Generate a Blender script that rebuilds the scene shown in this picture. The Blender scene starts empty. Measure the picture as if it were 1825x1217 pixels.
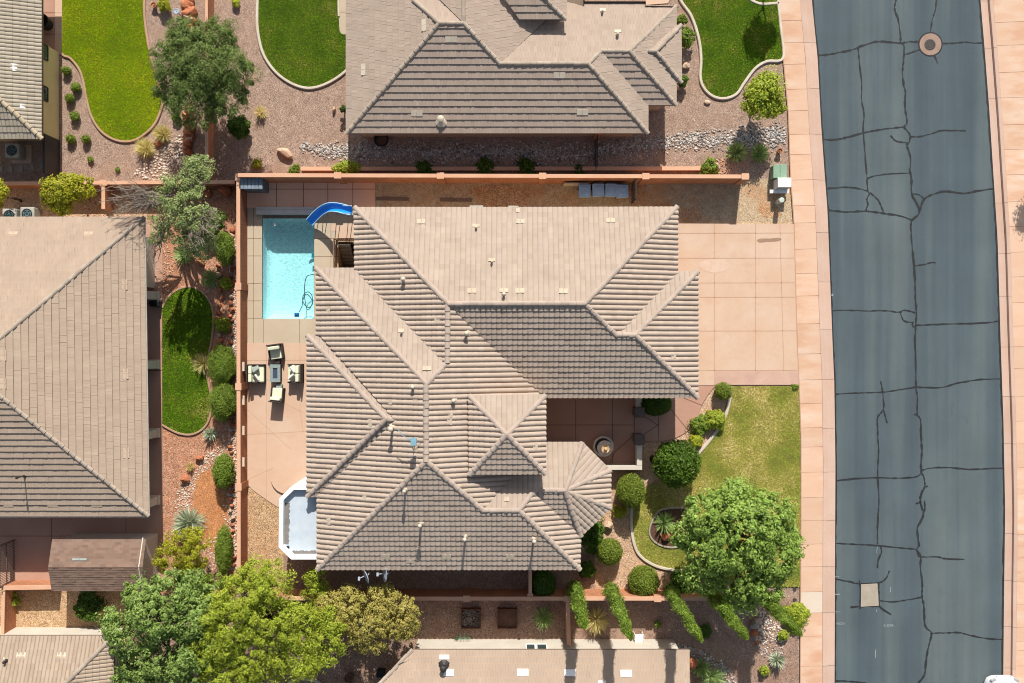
import bpy, bmesh, math, random
import numpy as np
from mathutils import Vector, Matrix, Quaternion
R = math.radians
S, H, CX, CY = 0.03, 50.0, 912.5, 608.5      # metres per photo pixel on the ground, drone height, nadir pixel
random.seed(7)
scene = bpy.context.scene
col = scene.collection
def P(x, y, z=0.0):
    f = S*(H-z)/H
    return Vector(((x-CX)*f, (CY-y)*f, z))
# ------------------------------------------------------------------ materials
def lin(c):
    c /= 255.0
    return c/12.92 if c <= .04045 else ((c+.055)/1.055)**2.4
K = 0.62
def C(r, g, b, k=None):
    k = K if k is None else k
    return (lin(r)*k, lin(g)*k, lin(b)*k, 1)
MATS = {}
class NT:
    def __init__(s, name):
        m = bpy.data.materials.new(name); m.use_nodes = True
        s.m, s.t = m, m.node_tree; s.n = s.t.nodes; s.n.clear()
        s.out = s.n.new('ShaderNodeOutputMaterial')
    def new(s, typ, **kw):
        n = s.n.new('ShaderNode'+typ)
        for k, v in kw.items(): setattr(n, k, v)
        return n
    def link(s, a, b): s.t.links.new(a, b)
    def pos(s, scale=(1,1,1)):
        g = s.new('NewGeometry')
        mp = s.new('Mapping'); mp.inputs['Scale'].default_value = scale
        s.link(g.outputs['Position'], mp.inputs['Vector']); return mp.outputs['Vector']
    def noise(s, vec, scale, detail=3, rough=.55):
        n = s.new('TexNoise'); n.inputs['Scale'].default_value = scale; n.inputs['Detail'].default_value = detail
        n.inputs['Roughness'].default_value = rough
        s.link(vec, n.inputs['Vector']); return n.outputs['Fac']
    def ramp(s, fac, stops, interp='LINEAR'):
        r = s.new('ValToRGB'); r.color_ramp.interpolation = interp
        e = r.color_ramp.elements
        e[0].position, e[0].color = stops[0]; e[1].position, e[1].color = stops[-1]
        for p, c in stops[1:-1]:
            q = e.new(p); q.color = c
        s.link(fac, r.inputs['Fac']); return r.outputs['Color']
    def mix(s, fac, a, b, blend='MIX'):
        n = s.new('Mix', data_type='RGBA', blend_type=blend)
        for sock, v in ((n.inputs[0], fac), (n.inputs[6], a), (n.inputs[7], b)):
            if hasattr(v, 'is_output'): s.link(v, sock)
            else: sock.default_value = v
        return n.outputs[2]
    def math(s, op, a, b=0.0):
        n = s.new('Math', operation=op)
        for sock, v in ((n.inputs[0], a), (n.inputs[1], b)):
            if hasattr(v, 'is_output'): s.link(v, sock)
            else: sock.default_value = v
        return n.outputs[0]
    def grey(s, v):      # value -> neutral colour
        c = s.new('CombineColor')
        for i in range(3): s.link(v, c.inputs[i])
        return c.outputs[0]
    def remap(s, v, a, b, c, d):
        n = s.new('MapRange'); s.link(v, n.inputs[0])
        for i, q in enumerate((a, b, c, d)): n.inputs[i+1].default_value = q
        return n.outputs[0]
    def bump(s, h, strength, dist):
        b = s.new('Bump'); b.inputs['Strength'].default_value = strength; b.inputs['Distance'].default_value = dist
        s.link(h, b.inputs['Height']); return b.outputs['Normal']
    def finish(s, color, rough=.85, normal=None, metal=0, spec=.25):
        p = s.new('BsdfPrincipled')
        if hasattr(color, 'is_output'): s.link(color, p.inputs['Base Color'])
        else: p.inputs['Base Color'].default_value = color
        p.inputs['Roughness'].default_value = rough; p.inputs['Metallic'].default_value = metal
        p.inputs['Specular IOR Level'].default_value = spec
        if normal is not None: s.link(normal, p.inputs['Normal'])
        s.link(p.outputs[0], s.out.inputs[0]); return s.m
def plain(name, c1, c2=None, scale=3.0, fine=30.0, rough=.85, bump=.15, bd=.01, island=0.0, metal=0, spec=.25, stretch=(1,1,1), fvar=.12):
    """two-tone weathered surface: broad patches, fine grain, optional tint per separate piece"""
    t = NT(name); v = t.pos(stretch)
    if c2 is None: c2 = tuple(x*.8 for x in c1[:3])+(1,)
    a = t.ramp(t.noise(v, scale, 4), [(.32, c1), (.68, c2)])
    f = t.noise(v, fine, 3)
    a = t.mix(1.0, a, t.grey(t.remap(f, .25, .75, 1-fvar, 1+fvar)), 'MULTIPLY')
    if island:
        g = t.new('NewGeometry')
        a = t.mix(1.0, a, t.grey(t.remap(g.outputs['Random Per Island'], 0, 1, 1-island, 1+island)), 'MULTIPLY')
    n = t.bump(f, bump, bd) if bump else None
    return t.finish(a, rough, n, metal, spec)
def gravel(name, cols, scale=24.0, big=None, patch=None, bd=.02, strength=.9):
    """loose stone: one colour per stone (Voronoi cells), raised stones, broad patches of dirt"""
    t = NT(name); v = t.pos((1,1,.3))
    vo = t.new('TexVoronoi'); vo.inputs['Scale'].default_value = scale; t.link(v, vo.inputs['Vector'])
    sep = t.new('SeparateColor'); t.link(vo.outputs['Color'], sep.inputs[0])
    n = len(cols)
    a = t.ramp(sep.outputs[0], [((i+.5)/n, c) for i, c in enumerate(cols)])
    br = t.remap(sep.outputs[1], 0, 1, .62, 1.3)
    a = t.mix(1.0, a, t.grey(br), 'MULTIPLY')
    nz = t.noise(v, .7, 5, .6)
    if patch: a = t.mix(t.remap(nz, .5, .68, 0, .75), a, patch)
    n2 = t.noise(v, 2.3, 4); a = t.mix(1.0, a, t.grey(t.remap(n2, .3, .7, .86, 1.14)), 'MULTIPLY')
    hgt = t.math('SUBTRACT', 1.0, t.math('MULTIPLY', vo.outputs['Distance'], 1.4))
    return t.finish(a, .92, t.bump(hgt, strength, bd), spec=.15)
def tilemat(name, cols, sat=.1):
    """fired roof tile: each tile its own tint (tile index from UV), light weathering"""
    t = NT(name)
    uv = t.new('UVMap'); sp = t.new('SeparateXYZ'); t.link(uv.outputs[0], sp.inputs[0])
    fx, fy = t.math('FLOOR', sp.outputs[0]), t.math('FLOOR', sp.outputs[1])
    cb = t.new('CombineXYZ'); t.link(fx, cb.inputs[0]); t.link(fy, cb.inputs[1])
    wn = t.new('TexWhiteNoise', noise_dimensions='2D'); t.link(cb.outputs[0], wn.inputs['Vector'])
    n = len(cols)
    a = t.ramp(wn.outputs['Value'], [((i+.5)/n, c) for i, c in enumerate(cols)])
    odd = t.new('TexWhiteNoise', noise_dimensions='3D'); t.link(cb.outputs[0], odd.inputs['Vector'])
    a = t.mix(t.remap(odd.outputs['Value'], .955, .96, 0, .3), a, tuple(min(1, x*1.22) for x in cols[0][:3])+(1,))
    v = t.pos()
    b = t.noise(v, 1.1, 5, .6); a = t.mix(1.0, a, t.grey(t.remap(b, .3, .7, .94, 1.06)), 'MULTIPLY')
    f = t.noise(v, 45, 2); a = t.mix(1.0, a, t.grey(t.remap(f, .2, .8, .92, 1.08)), 'MULTIPLY')
    return t.finish(a, .8, t.bump(f, .2, .006), spec=.25)
def leafmat(name, c1, c2, c3=None, trans=.35, clump=1.2, rough=.55):
    """foliage: each leaf its own tint, clump-sized drift of hue, light passes through"""
    t = NT(name); g = t.new('NewGeometry')
    stops = [(0.1, c1), (.9, c2)] if c3 is None else [(0.05, c1), (.5, c2), (.95, c3)]
    a = t.ramp(g.outputs['Random Per Island'], stops)
    nz = t.noise(t.pos(), clump, 3)
    a = t.mix(t.remap(nz, .4, .65, 0, .5), a, (c1[0]*.85, c1[1]*.72, c1[2]*.75, 1))
    n5 = t.noise(t.pos(), clump*2.7, 4, .7); a = t.mix(t.remap(n5, .6, .72, 0, .35), a, (c2[0]*1.05, c2[1]*.86, c2[2]*.8, 1))
    d = t.new('BsdfPrincipled'); t.link(a, d.inputs['Base Color']); d.inputs['Roughness'].default_value = rough
    d.inputs['Specular IOR Level'].default_value = .3
    tr = t.new('BsdfTranslucent'); t.link(a, tr.inputs['Color'])
    mx = t.new('MixShader'); mx.inputs[0].default_value = trans
    t.link(d.outputs[0], mx.inputs[1]); t.link(tr.outputs[0], mx.inputs[2]); t.link(mx.outputs[0], t.out.inputs[0])
    return t.m
def grassmat(name, stops, scale=.6, trans=.25, fine=6.0):
    """blades whose own colour drifts from green to dry across the lawn"""
    t = NT(name); v = t.pos((1,1,0))
    nz = t.noise(v, scale, 5, .65)
    n2 = t.noise(v, fine, 3)
    f = t.math('ADD', t.math('MULTIPLY', nz, .75), t.math('MULTIPLY', n2, .25))
    a = t.ramp(f, stops)
    g = t.new('NewGeometry')
    a = t.mix(1.0, a, t.grey(t.remap(g.outputs['Random Per Island'], 0, 1, .65, 1.3)), 'MULTIPLY')
    d = t.new('BsdfDiffuse'); t.link(a, d.inputs['Color'])
    tr = t.new('BsdfTranslucent'); t.link(a, tr.inputs['Color'])
    mx = t.new('MixShader'); mx.inputs[0].default_value = trans
    t.link(d.outputs[0], mx.inputs[1]); t.link(tr.outputs[0], mx.inputs[2]); t.link(mx.outputs[0], t.out.inputs[0])
    return t.m
# ------------------------------------------------------------------ mesh builder
class MB:
    def __init__(s): s.v, s.f, s.m = [], [], []
    def add(s, vs, fs, mi=0):
        o = len(s.v); s.v += [tuple(v) for v in vs]
        for f in fs: s.f.append([i+o for i in f]); s.m.append(mi)
    def poly(s, pts, mi=0): s.add(pts, [list(range(len(pts)))], mi)
    def prism(s, xy, z0, z1, mi=0, top=None, bottom=True, cap=True):
        n = len(xy); a = sum(xy[i][0]*xy[(i+1)%n][1]-xy[(i+1)%n][0]*xy[i][1] for i in range(n))
        if a < 0: xy = xy[::-1]
        vs = [(p[0], p[1], z0) for p in xy]+[(p[0], p[1], z1) for p in xy]
        s.add(vs, [[i, (i+1)%n, n+(i+1)%n, n+i] for i in range(n)], mi)
        if cap: s.add(vs[n:], [list(range(n))], mi if top is None else top)
        if bottom: s.add(vs[:n], [list(range(n-1, -1, -1))], mi)
    def box(s, c, d, rz=0, mi=0, taper=1.0, M=None):
        x, y, z = d[0]/2, d[1]/2, d[2]/2; k = taper
        vs = [(-x,-y,-z),(x,-y,-z),(x,y,-z),(-x,y,-z),(-x*k,-y*k,z),(x*k,-y*k,z),(x*k,y*k,z),(-x*k,y*k,z)]
        m = Matrix.Translation(c) @ (M if M is not None else Matrix.Rotation(rz, 4, 'Z'))
        s.add([m @ Vector(v) for v in vs], [[3,2,1,0],[4,5,6,7],[0,1,5,4],[1,2,6,5],[2,3,7,6],[3,0,4,7]], mi)
    def beam(s, a, b, w, h=None, mi=0):
        a, b = Vector(a), Vector(b); d = b-a
        q = d.to_track_quat('Z', 'Y').to_matrix().to_4x4()
        s.box((a+b)/2, (w, h or w, d.length), mi=mi, M=q)
    def tube(s, pts, rad, n=7, mi=0, caps=True):
        pts = [Vector(p) for p in pts]
        if not hasattr(rad, '__len__'): rad = [rad]*len(pts)
        vs, fs = [], []
        for i, p in enumerate(pts):
            d = (pts[min(i+1, len(pts)-1)]-pts[max(i-1, 0)])
            q = d.to_track_quat('Z', 'Y')
            for k in range(n):
                a = 2*math.pi*k/n
                vs.append(p+q @ Vector((math.cos(a)*rad[i], math.sin(a)*rad[i], 0)))
        for i in range(len(pts)-1):
            for k in range(n): fs.append([i*n+k, i*n+(k+1)%n, (i+1)*n+(k+1)%n, (i+1)*n+k])
        if caps:
            fs.append(list(range(n-1, -1, -1))); fs.append([(len(pts)-1)*n+k for k in range(n)])
        s.add(vs, fs, mi)
    def lathe(s, c, prof, n=20, mi=0, M=None):
        vs, fs = [], []
        m = Matrix.Translation(c) @ (M if M is not None else Matrix.Identity(4))
        for r, z in prof:
            for k in range(n):
                a = 2*math.pi*k/n; vs.append(m @ Vector((r*math.cos(a), r*math.sin(a), z)))
        for i in range(len(prof)-1):
            for k in range(n): fs.append([i*n+k, i*n+(k+1)%n, (i+1)*n+(k+1)%n, (i+1)*n+k])
        fs.append([(len(prof)-1)*n+k for k in range(n)]); fs.append(list(range(n-1, -1, -1)))
        s.add(vs, fs, mi)
    def ribbon(s, pts, w, z, mi=0, jit=0.0):
        """flat strip along world xy points"""
        pts = [Vector((p[0], p[1])) for p in pts]
        L, Rr = [], []
        for i, p in enumerate(pts):
            d = (pts[min(i+1, len(pts)-1)]-pts[max(i-1, 0)]).normalized(); nrm = Vector((-d.y, d.x))
            ww = w/2*(1+random.uniform(-jit, jit))
            L.append((*(p+nrm*ww), z)); Rr.append((*(p-nrm*ww), z))
        o = len(pts)
        s.add(L+Rr, [[i, o+i, o+i+1, i+1] for i in range(o-1)], mi)
    def build(s, name, mats, parent=None, origin=None, smooth=False, bevel=0.0, uv=None):
        me = bpy.data.meshes.new(name)
        o3 = Vector(origin) if origin is not None else Vector((0,0,0))
        me.from_pydata([tuple(Vector(v)-o3) for v in s.v] if origin is not None else s.v, [], s.f)
        if not isinstance(mats, (list, tuple)): mats = [mats]
        for m in mats: me.materials.append(m)
        if len(mats) > 1: me.polygons.foreach_set('material_index', s.m)
        if uv is not None:
            l = me.uv_layers.new(name='UVMap'); l.data.foreach_set('uv', uv)
        if smooth: me.polygons.foreach_set('use_smooth', [True]*len(me.polygons))
        ob = bpy.data.objects.new(name, me); col.objects.link(ob)
        ob.location = o3
        if parent is not None:
            ob.parent = parent
            if origin is None and parent.get('_w'): ob.matrix_parent_inverse = parent_inv(parent)
        if bevel:
            b = ob.modifiers.new('edge', 'BEVEL'); b.width = bevel; b.segments = 2; b.limit_method = 'ANGLE'
        return ob
def root_loc(o):
    l = Vector(o.location)
    while o.parent is not None: o = o.parent; l = l+Vector(o.location)
    return l
def parent_inv(o):
    return Matrix.Translation(-WORLD[o.name]) if o.name in WORLD else Matrix.Identity(4)
WORLD = {}
def thing(name, label, cat, loc=(0,0,0), group=None, rz=0, world=True):
    """Empty at the thing's base. world=True: its parts are modelled in world coordinates"""
    o = bpy.data.objects.new(name, None); col.objects.link(o)
    o.location = loc; o.rotation_euler = (0,0,rz); o.empty_display_size = .2
    o['label'] = label; o['category'] = cat
    if group: o['group'] = group
    if world: WORLD[o.name] = Vector(loc)
    return o
def part(mb, name, mats, parent, **kw):
    ob = mb.build(name, mats, None, **kw)
    ob.parent = parent
    if parent.name in WORLD:
        ob.matrix_parent_inverse = Matrix.Translation(-WORLD[parent.name]); WORLD[ob.name] = WORLD[parent.name]*0
    return ob
def tag(o, label, cat, group=None):
    o['label'] = label; o['category'] = cat
    if group: o['group'] = group
    return o
def struct(mb, name, mats, **kw):
    o = mb.build(name, mats, **kw); o['kind'] = 'structure'; return o
def copy_tree(o, parent=None):
    c = o.copy(); col.objects.link(c)
    if parent is not None: c.parent = parent; c.matrix_parent_inverse = o.matrix_parent_inverse.copy()
    for ch in list(o.children): copy_tree(ch, c)
    return c
def W(pts, z=0): return [P(x, y, z) for x, y in pts]
def smooth_px(pts, n=6, closed=False):
    """Catmull-Rom through pixel points"""
    out = []; N = len(pts); rng = range(N if closed else N-1)
    for i in rng:
        g = (lambda k: pts[k % N]) if closed else (lambda k: pts[max(0, min(N-1, k))])
        p0, p1, p2, p3 = g(i-1), g(i), g(i+1), g(i+2)
        for k in range(n):
            t = k/n
            out.append(tuple(.5*((2*p1[j])+(-p0[j]+p2[j])*t+(2*p0[j]-5*p1[j]+4*p2[j]-p3[j])*t*t+(-p0[j]+3*p1[j]-3*p2[j]+p3[j])*t**3) for j in (0,1)))
    if not closed: out.append(tuple(pts[-1]))
    return out
def offset_poly(xy, d):
    """inset (d>0) a simple polygon given in world xy"""
    n = len(xy); a = sum(xy[i][0]*xy[(i+1)%n][1]-xy[(i+1)%n][0]*xy[i][1] for i in range(n))
    sg = 1 if a > 0 else -1; out = []
    for i in range(n):
        p, q, r = (Vector(xy[(i+k)%n][:2]) for k in (-1, 0, 1))
        e1, e2 = (q-p).normalized(), (r-q).normalized()
        n1, n2 = Vector((-e1.y, e1.x))*sg, Vector((-e2.y, e2.x))*sg
        b = n1+n2; L = b.length_squared
        out.append(tuple(q+(b*(2*d/L) if L > .3 else n1*d)))
    return out
def inside(pt, poly):
    x, y = pt; c = False; n = len(poly); j = n-1
    for i in range(n):
        xi, yi, xj, yj = poly[i][0], poly[i][1], poly[j][0], poly[j][1]
        if (yi > y) != (yj > y) and x < (xj-xi)*(y-yi)/(yj-yi)+xi: c = not c
        j = i
    return c
def inside_np(pts, poly):
    x, y = pts[:,0], pts[:,1]; c = np.zeros(len(pts), bool); n = len(poly); j = n-1
    for i in range(n):
        xi, yi, xj, yj = poly[i][0], poly[i][1], poly[j][0], poly[j][1]
        if yi != yj: c ^= ((yi > y) != (yj > y)) & (x < (xj-xi)*(y-yi)/(yj-yi)+xi)
        j = i
    return c
# ------------------------------------------------------------------ foliage, grass and stones (numpy)
def np_mesh(name, co, nv, mat, parent=None, extra=None):
    """co: (N,nv,3) separate faces; extra: optional (verts, quads) core"""
    N = len(co); me = bpy.data.meshes.new(name)
    V = co.reshape(-1, 3); idx = np.arange(N*nv); tot = np.full(N, nv)
    if extra is not None:
        ev, ef = extra; base = len(V); V = np.vstack([V, ev])
        idx = np.concatenate([idx, (ef+base).reshape(-1)]); tot = np.concatenate([tot, np.full(len(ef), 4)])
    me.vertices.add(len(V)); me.vertices.foreach_set('co', V.astype(np.float32).reshape(-1))
    me.loops.add(len(idx)); me.loops.foreach_set('vertex_index', idx.astype(np.int32))
    me.polygons.add(len(tot)); st = np.concatenate([[0], np.cumsum(tot)[:-1]])
    me.polygons.foreach_set('loop_start', st.astype(np.int32)); me.polygons.foreach_set('loop_total', tot.astype(np.int32))
    me.update(calc_edges=True); me.validate()
    me.materials.append(mat)
    ob = bpy.data.objects.new(name, me); col.objects.link(ob)
    if parent is not None:
        ob.parent = parent
        if parent.name in WORLD: ob.matrix_parent_inverse = Matrix.Translation(-WORLD[parent.name])
    return ob
def unit(a): return a/np.maximum(np.linalg.norm(a, axis=1, keepdims=True), 1e-9)
def leaf_quads(rng, c, nrm, L, Wd, jitter=.6):
    n = unit(nrm+rng.normal(0, jitter, c.shape)); r = unit(rng.normal(0, 1, c.shape))
    t = unit(np.cross(n, r)); b = np.cross(n, t)
    l = L*rng.uniform(.6, 1.3, (len(c), 1)); w = Wd*rng.uniform(.6, 1.3, (len(c), 1))
    return np.stack([c-t*l/2, c+b*w/2, c+t*l/2, c-b*w/2], 1)
def sphere_pts(rng, n): return unit(rng.normal(0, 1, (n, 3)))
def clumpy(rng, blobs, nclump, clump_r, nleaf, L, Wd, low=-.35, jitter=.6, shell=.55):
    """leaves gathered in clumps over the surface of each ellipsoid blob (c, r)"""
    areas = np.array([(r[0]*r[1]+r[1]*r[2]+r[0]*r[2]) for _, r in blobs]); w = areas/areas.sum()
    out = []
    for (c, r), ww in zip(blobs, w):
        k = max(3, int(nclump*ww)); d = sphere_pts(rng, k*2); d = d[d[:,2] > low][:k]; k = len(d)
        rad = rng.uniform(shell, 1.02, (k, 1)); cc = np.array(c)+d*np.array(r)*rad
        cr = clump_r*np.exp(rng.normal(-.08, .42, k))
        per = max(4, int(nleaf*ww/k))
        s = sphere_pts(rng, k*per); q = rng.uniform(.25, 1, (k*per, 1))**.5
        cen = np.repeat(cc, per, 0); pts = cen+s*q*np.repeat(cr, per)[:,None]*np.array([1,1,.75])
        nr = s*.9+np.repeat(d, per, 0)*.6+np.array([0,0,.55])
        out.append(leaf_quads(rng, pts, nr, L, Wd, jitter))
        q = int(nleaf*ww*.08); d = sphere_pts(rng, q); d = d[d[:,2] > low]      # loose sprays between the clumps
        out.append(leaf_quads(rng, np.array(c)+d*np.array(r)*rng.uniform(.55, 1.12, (len(d),1)), d+np.array([0,0,.5]), L*1.1, Wd*.85, .9))
    return np.concatenate(out)
def ell_core(c, r, n=10):
    vs, fs = [], []
    for i in range(n+1):
        th = math.pi*i/n
        for k in range(2*n):
            ph = math.pi*k/n; vs.append((c[0]+r[0]*math.sin(th)*math.cos(ph), c[1]+r[1]*math.sin(th)*math.sin(ph), c[2]+r[2]*math.cos(th)))
    for i in range(n):
        for k in range(2*n): fs.append((i*2*n+k, (i+1)*2*n+k, (i+1)*2*n+(k+1)%(2*n), i*2*n+(k+1)%(2*n)))
    return np.array(vs), np.array(fs)
SEED = [100]
def nrng(): SEED[0] += 1; return np.random.default_rng(SEED[0])
def limb(mb, a, b, r0, r1, rnd, bend=.12, n=5, mi=0):
    a, b = Vector(a), Vector(b); d = (b-a).length
    pts = [a+(b-a)*(i/n)+Vector((rnd.uniform(-1,1), rnd.uniform(-1,1), rnd.uniform(-.4,1)))*d*bend*math.sin(math.pi*i/n) for i in range(n+1)]
    mb.tube(pts, [r0+(r1-r0)*i/n for i in range(n+1)], 6, mi); return pts
def tree(name, label, cat, base, blobs, lmat, bmat, nclump=120, clump_r=.35, nleaf=16000, L=.16, Wd=.09, group=None, trunk_r=.14, low=-.35, jitter=.6, shell=.55, twigs=0):
    """base: world xy; blobs: [(px,py,z,r_px,rz)] seen from above"""
    rng = nrng(); rnd = random.Random(SEED[0])
    b0 = Vector((base[0], base[1], 0))
    root = thing(name, label, cat, b0, group)
    bl = []
    for px, py, z, rp, rz in blobs:
        c = P(px, py, z); r = rp*S*(H-z)/H; bl.append((tuple(c), (r, r*rnd.uniform(.9,1.1), rz)))
    mb = MB(); cz = min(c[2]-r[2]*.5 for c, r in bl); mid = Vector(bl[0][0])
    fork = Vector((b0.x*.6+mid.x*.4, b0.y*.6+mid.y*.4, max(.5, cz*.6)))
    limb(mb, b0-Vector((0,0,.05)), fork, trunk_r*1.25, trunk_r*.8, rnd, .05)
    for c, r in bl:
        c = Vector(c); limb(mb, fork, c, trunk_r*.6, trunk_r*.22, rnd)
        for _ in range(4+twigs):
            d = Vector((rnd.uniform(-1,1), rnd.uniform(-1,1), rnd.uniform(-.1,.8)))
            e = c+Vector((d.x*r[0]*.85, d.y*r[1]*.85, d.z*r[2]*.8)); limb(mb, fork.lerp(c, rnd.uniform(.5,.95)), e, trunk_r*.25, .012, rnd)
    part(mb, 'trunk', bmat, root, smooth=True)
    np_mesh('crown', clumpy(rng, bl, nclump, clump_r, nleaf, L, Wd, low, jitter, shell), 4, lmat, root)
    return root
def ball(name, label, cat, px, py, r, z, rz, lmat, n=5000, L=.07, Wd=.04, group=None, base=None, bmat=None, ry=None, fuzz=.08, lumps=0.0):
    """clipped or rounded shrub: leaf shell over an opaque leafy mass, on a short stem"""
    rng = nrng(); c = np.array(P(px, py, z)); f = S*(H-z)/H
    rr = np.array([r*f, (ry or r)*f, rz])
    b0 = Vector((c[0], c[1], 0)) if base is None else Vector(base)
    root = thing(name, label, cat, b0, group)
    d = sphere_pts(rng, n); d = d[d[:,2] > -.75]
    wob = 1+lumps*(np.sin(d[:,0]*5+c[0])*np.sin(d[:,1]*5.7+c[1]*3)*np.cos(d[:,2]*4.3))[:,None]
    pts = c+d*rr*wob*rng.uniform(1-fuzz*1.6, 1+fuzz, (len(d), 1))
    q = leaf_quads(rng, pts, d*.8+np.array([0,.12,.45]), L, Wd, .8)
    np_mesh('foliage', q, 4, lmat, root, ell_core(c, rr*(.86-lumps*.6)))
    mb = MB(); mb.tube([b0-Vector((0,0,.03)), Vector((c[0], c[1], max(.08, c[2]-rz*.3)))], [.05, .035], 6)
    part(mb, 'stem', bmat or M_bark, root)
    return root
def spiky(name, label, cat, px, py, r_px, lmat, n=110, w=.025, z0=.05, up=.55, group=None, droop=.35, bmat=None):
    """rosette of narrow blades: yucca, desert spoon, bunch grass"""
    rng = nrng(); c = np.array(P(px, py, 0)); r = r_px*S
    root = tag(bpy.data.objects.new(name, None), label, cat, group)
    az = rng.uniform(0, 2*math.pi, n); el = rng.uniform(.05, 1, n)**.8*(math.pi/2*.95)
    Ln = r*rng.uniform(.75, 1.15, n)/np.maximum(.55, np.cos(el)*.6+.5)*.9
    dirs = np.stack([np.cos(az)*np.cos(el), np.sin(az)*np.cos(el), np.sin(el)*up+.1], 1); dirs = unit(dirs)
    side = unit(np.cross(dirs, np.tile([0,0,1.0], (n,1))+rng.normal(0,.2,(n,3))))
    o = c+np.array([0,0,z0])+np.stack([np.cos(az)*.03, np.sin(az)*.03, np.zeros(n)], 1)
    m = o+dirs*Ln[:,None]*.55; t = o+dirs*Ln[:,None]; t[:,2] -= Ln*droop*(1-np.sin(el)); t[:,2] = np.maximum(t[:,2], .02)
    ww = w*rng.uniform(.7,1.2,(n,1))
    q = np.stack([o-side*ww*.5, m-side*ww*.55, t, m+side*ww*.55], 1)
    bpy.data.objects.remove(root)
    ob = np_mesh(name, q-c, 4, lmat); ob.location = c
    return tag(ob, label, cat, group)
def grass(name, poly_px, mat, dens=500, h=.06, w=.035, z=.0, holes=()):
    rng = nrng(); pl = [tuple(p[:2]) for p in W(poly_px)]
    xs, ys = [p[0] for p in pl], [p[1] for p in pl]
    A = (max(xs)-min(xs))*(max(ys)-min(ys)); n = int(A*dens)
    p = np.stack([rng.uniform(min(xs), max(xs), n), rng.uniform(min(ys), max(ys), n)], 1)
    p = p[inside_np(p, pl)]
    for hp in holes: p = p[~inside_np(p, [tuple(q[:2]) for q in W(hp)])]
    n = len(p); a = rng.uniform(0, 2*math.pi, n); hh = h*rng.uniform(.5, 1.3, n)
    b = np.stack([p[:,0], p[:,1], np.full(n, z)], 1); sd = np.stack([np.cos(a), np.sin(a), np.zeros(n)], 1)*(w*rng.uniform(.6,1.3,(n,1)))/2
    tip = b+np.stack([rng.normal(0, .7, n)*hh, rng.normal(0, .7, n)*hh, hh], 1)
    ob = np_mesh(name, np.stack([b-sd, b+sd, tip], 1), 3, mat); ob['kind'] = 'stuff'
    return ob
ICO = None
def ico():
    global ICO
    if ICO is None:
        bm = bmesh.new(); bmesh.ops.create_icosphere(bm, subdivisions=1, radius=1)
        ICO = (np.array([v.co[:] for v in bm.verts]), np.array([[v.index for v in f.verts] for f in bm.faces])); bm.free()
    return ICO
def stones(name, pts_xy, smin, smax, mat, z=0.0, kind='stuff'):
    """loose stones, one mesh of many pebbles"""
    rng = nrng(); V, F = ico(); n = len(pts_xy)
    sc = rng.uniform(smin, smax, (n,1,1))*rng.uniform(.7, 1.3, (n,1,3))*np.array([1,1,.65])
    a = rng.uniform(0, 2*math.pi, n); ca, sa = np.cos(a), np.sin(a)
    v = V[None]*(1+rng.normal(0, .1, (n, len(V), 1)))*sc
    x = v[:,:,0]*ca[:,None]-v[:,:,1]*sa[:,None]; y = v[:,:,0]*sa[:,None]+v[:,:,1]*ca[:,None]
    v = np.stack([x+pts_xy[:,0:1], y+pts_xy[:,1:2], v[:,:,2]+z+sc[:,:,2]*.35], 2)
    me_co = v[:, F].reshape(-1, 3, 3)
    # keep each pebble one island: share vertices
    me = bpy.data.meshes.new(name); Vt = v.reshape(-1, 3); Ft = (F[None]+(np.arange(n)*len(V))[:,None,None]).reshape(-1, 3)
    me.vertices.add(len(Vt)); me.vertices.foreach_set('co', Vt.astype(np.float32).reshape(-1))
    me.loops.add(len(Ft)*3); me.loops.foreach_set('vertex_index', Ft.astype(np.int32).reshape(-1))
    me.polygons.add(len(Ft)); me.polygons.foreach_set('loop_start', np.arange(0, len(Ft)*3, 3, dtype=np.int32)); me.polygons.foreach_set('loop_total', np.full(len(Ft), 3, np.int32))
    me.update(calc_edges=True); me.materials.append(mat)
    ob = bpy.data.objects.new(name, me); col.objects.link(ob)
    if kind: ob['kind'] = kind
    return ob
def scatter(poly_px, dens, holes=()):
    rng = nrng(); pl = [tuple(p[:2]) for p in W(poly_px)]
    xs, ys = [p[0] for p in pl], [p[1] for p in pl]; n = int((max(xs)-min(xs))*(max(ys)-min(ys))*dens)
    p = np.stack([rng.uniform(min(xs), max(xs), n), rng.uniform(min(ys), max(ys), n)], 1)
    p = p[inside_np(p, pl)]
    for hp in holes: p = p[~inside_np(p, [tuple(q[:2]) for q in W(hp)])]
    return p
def band(path, dens):
    """stones along a winding band: path of (px,py,halfwidth_px)"""
    rng = nrng(); out = []
    for (x0,y0,w0),(x1,y1,w1) in zip(path, path[1:]):
        L = math.hypot(x1-x0, y1-y0)*S; n = int(L*(w0+w1)*S*dens)
        t = rng.uniform(0,1,n); o = np.clip(rng.normal(0,.55,n), -1.3, 1.3)*(w0+(w1-w0)*t)
        dx, dy = (x1-x0), (y1-y0); l = math.hypot(dx, dy); px = x0+dx*t-dy/l*o; py = y0+dy*t+dx/l*o
        out.append(np.stack([(px-CX)*S, (CY-py)*S], 1))
    return np.concatenate(out)
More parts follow.
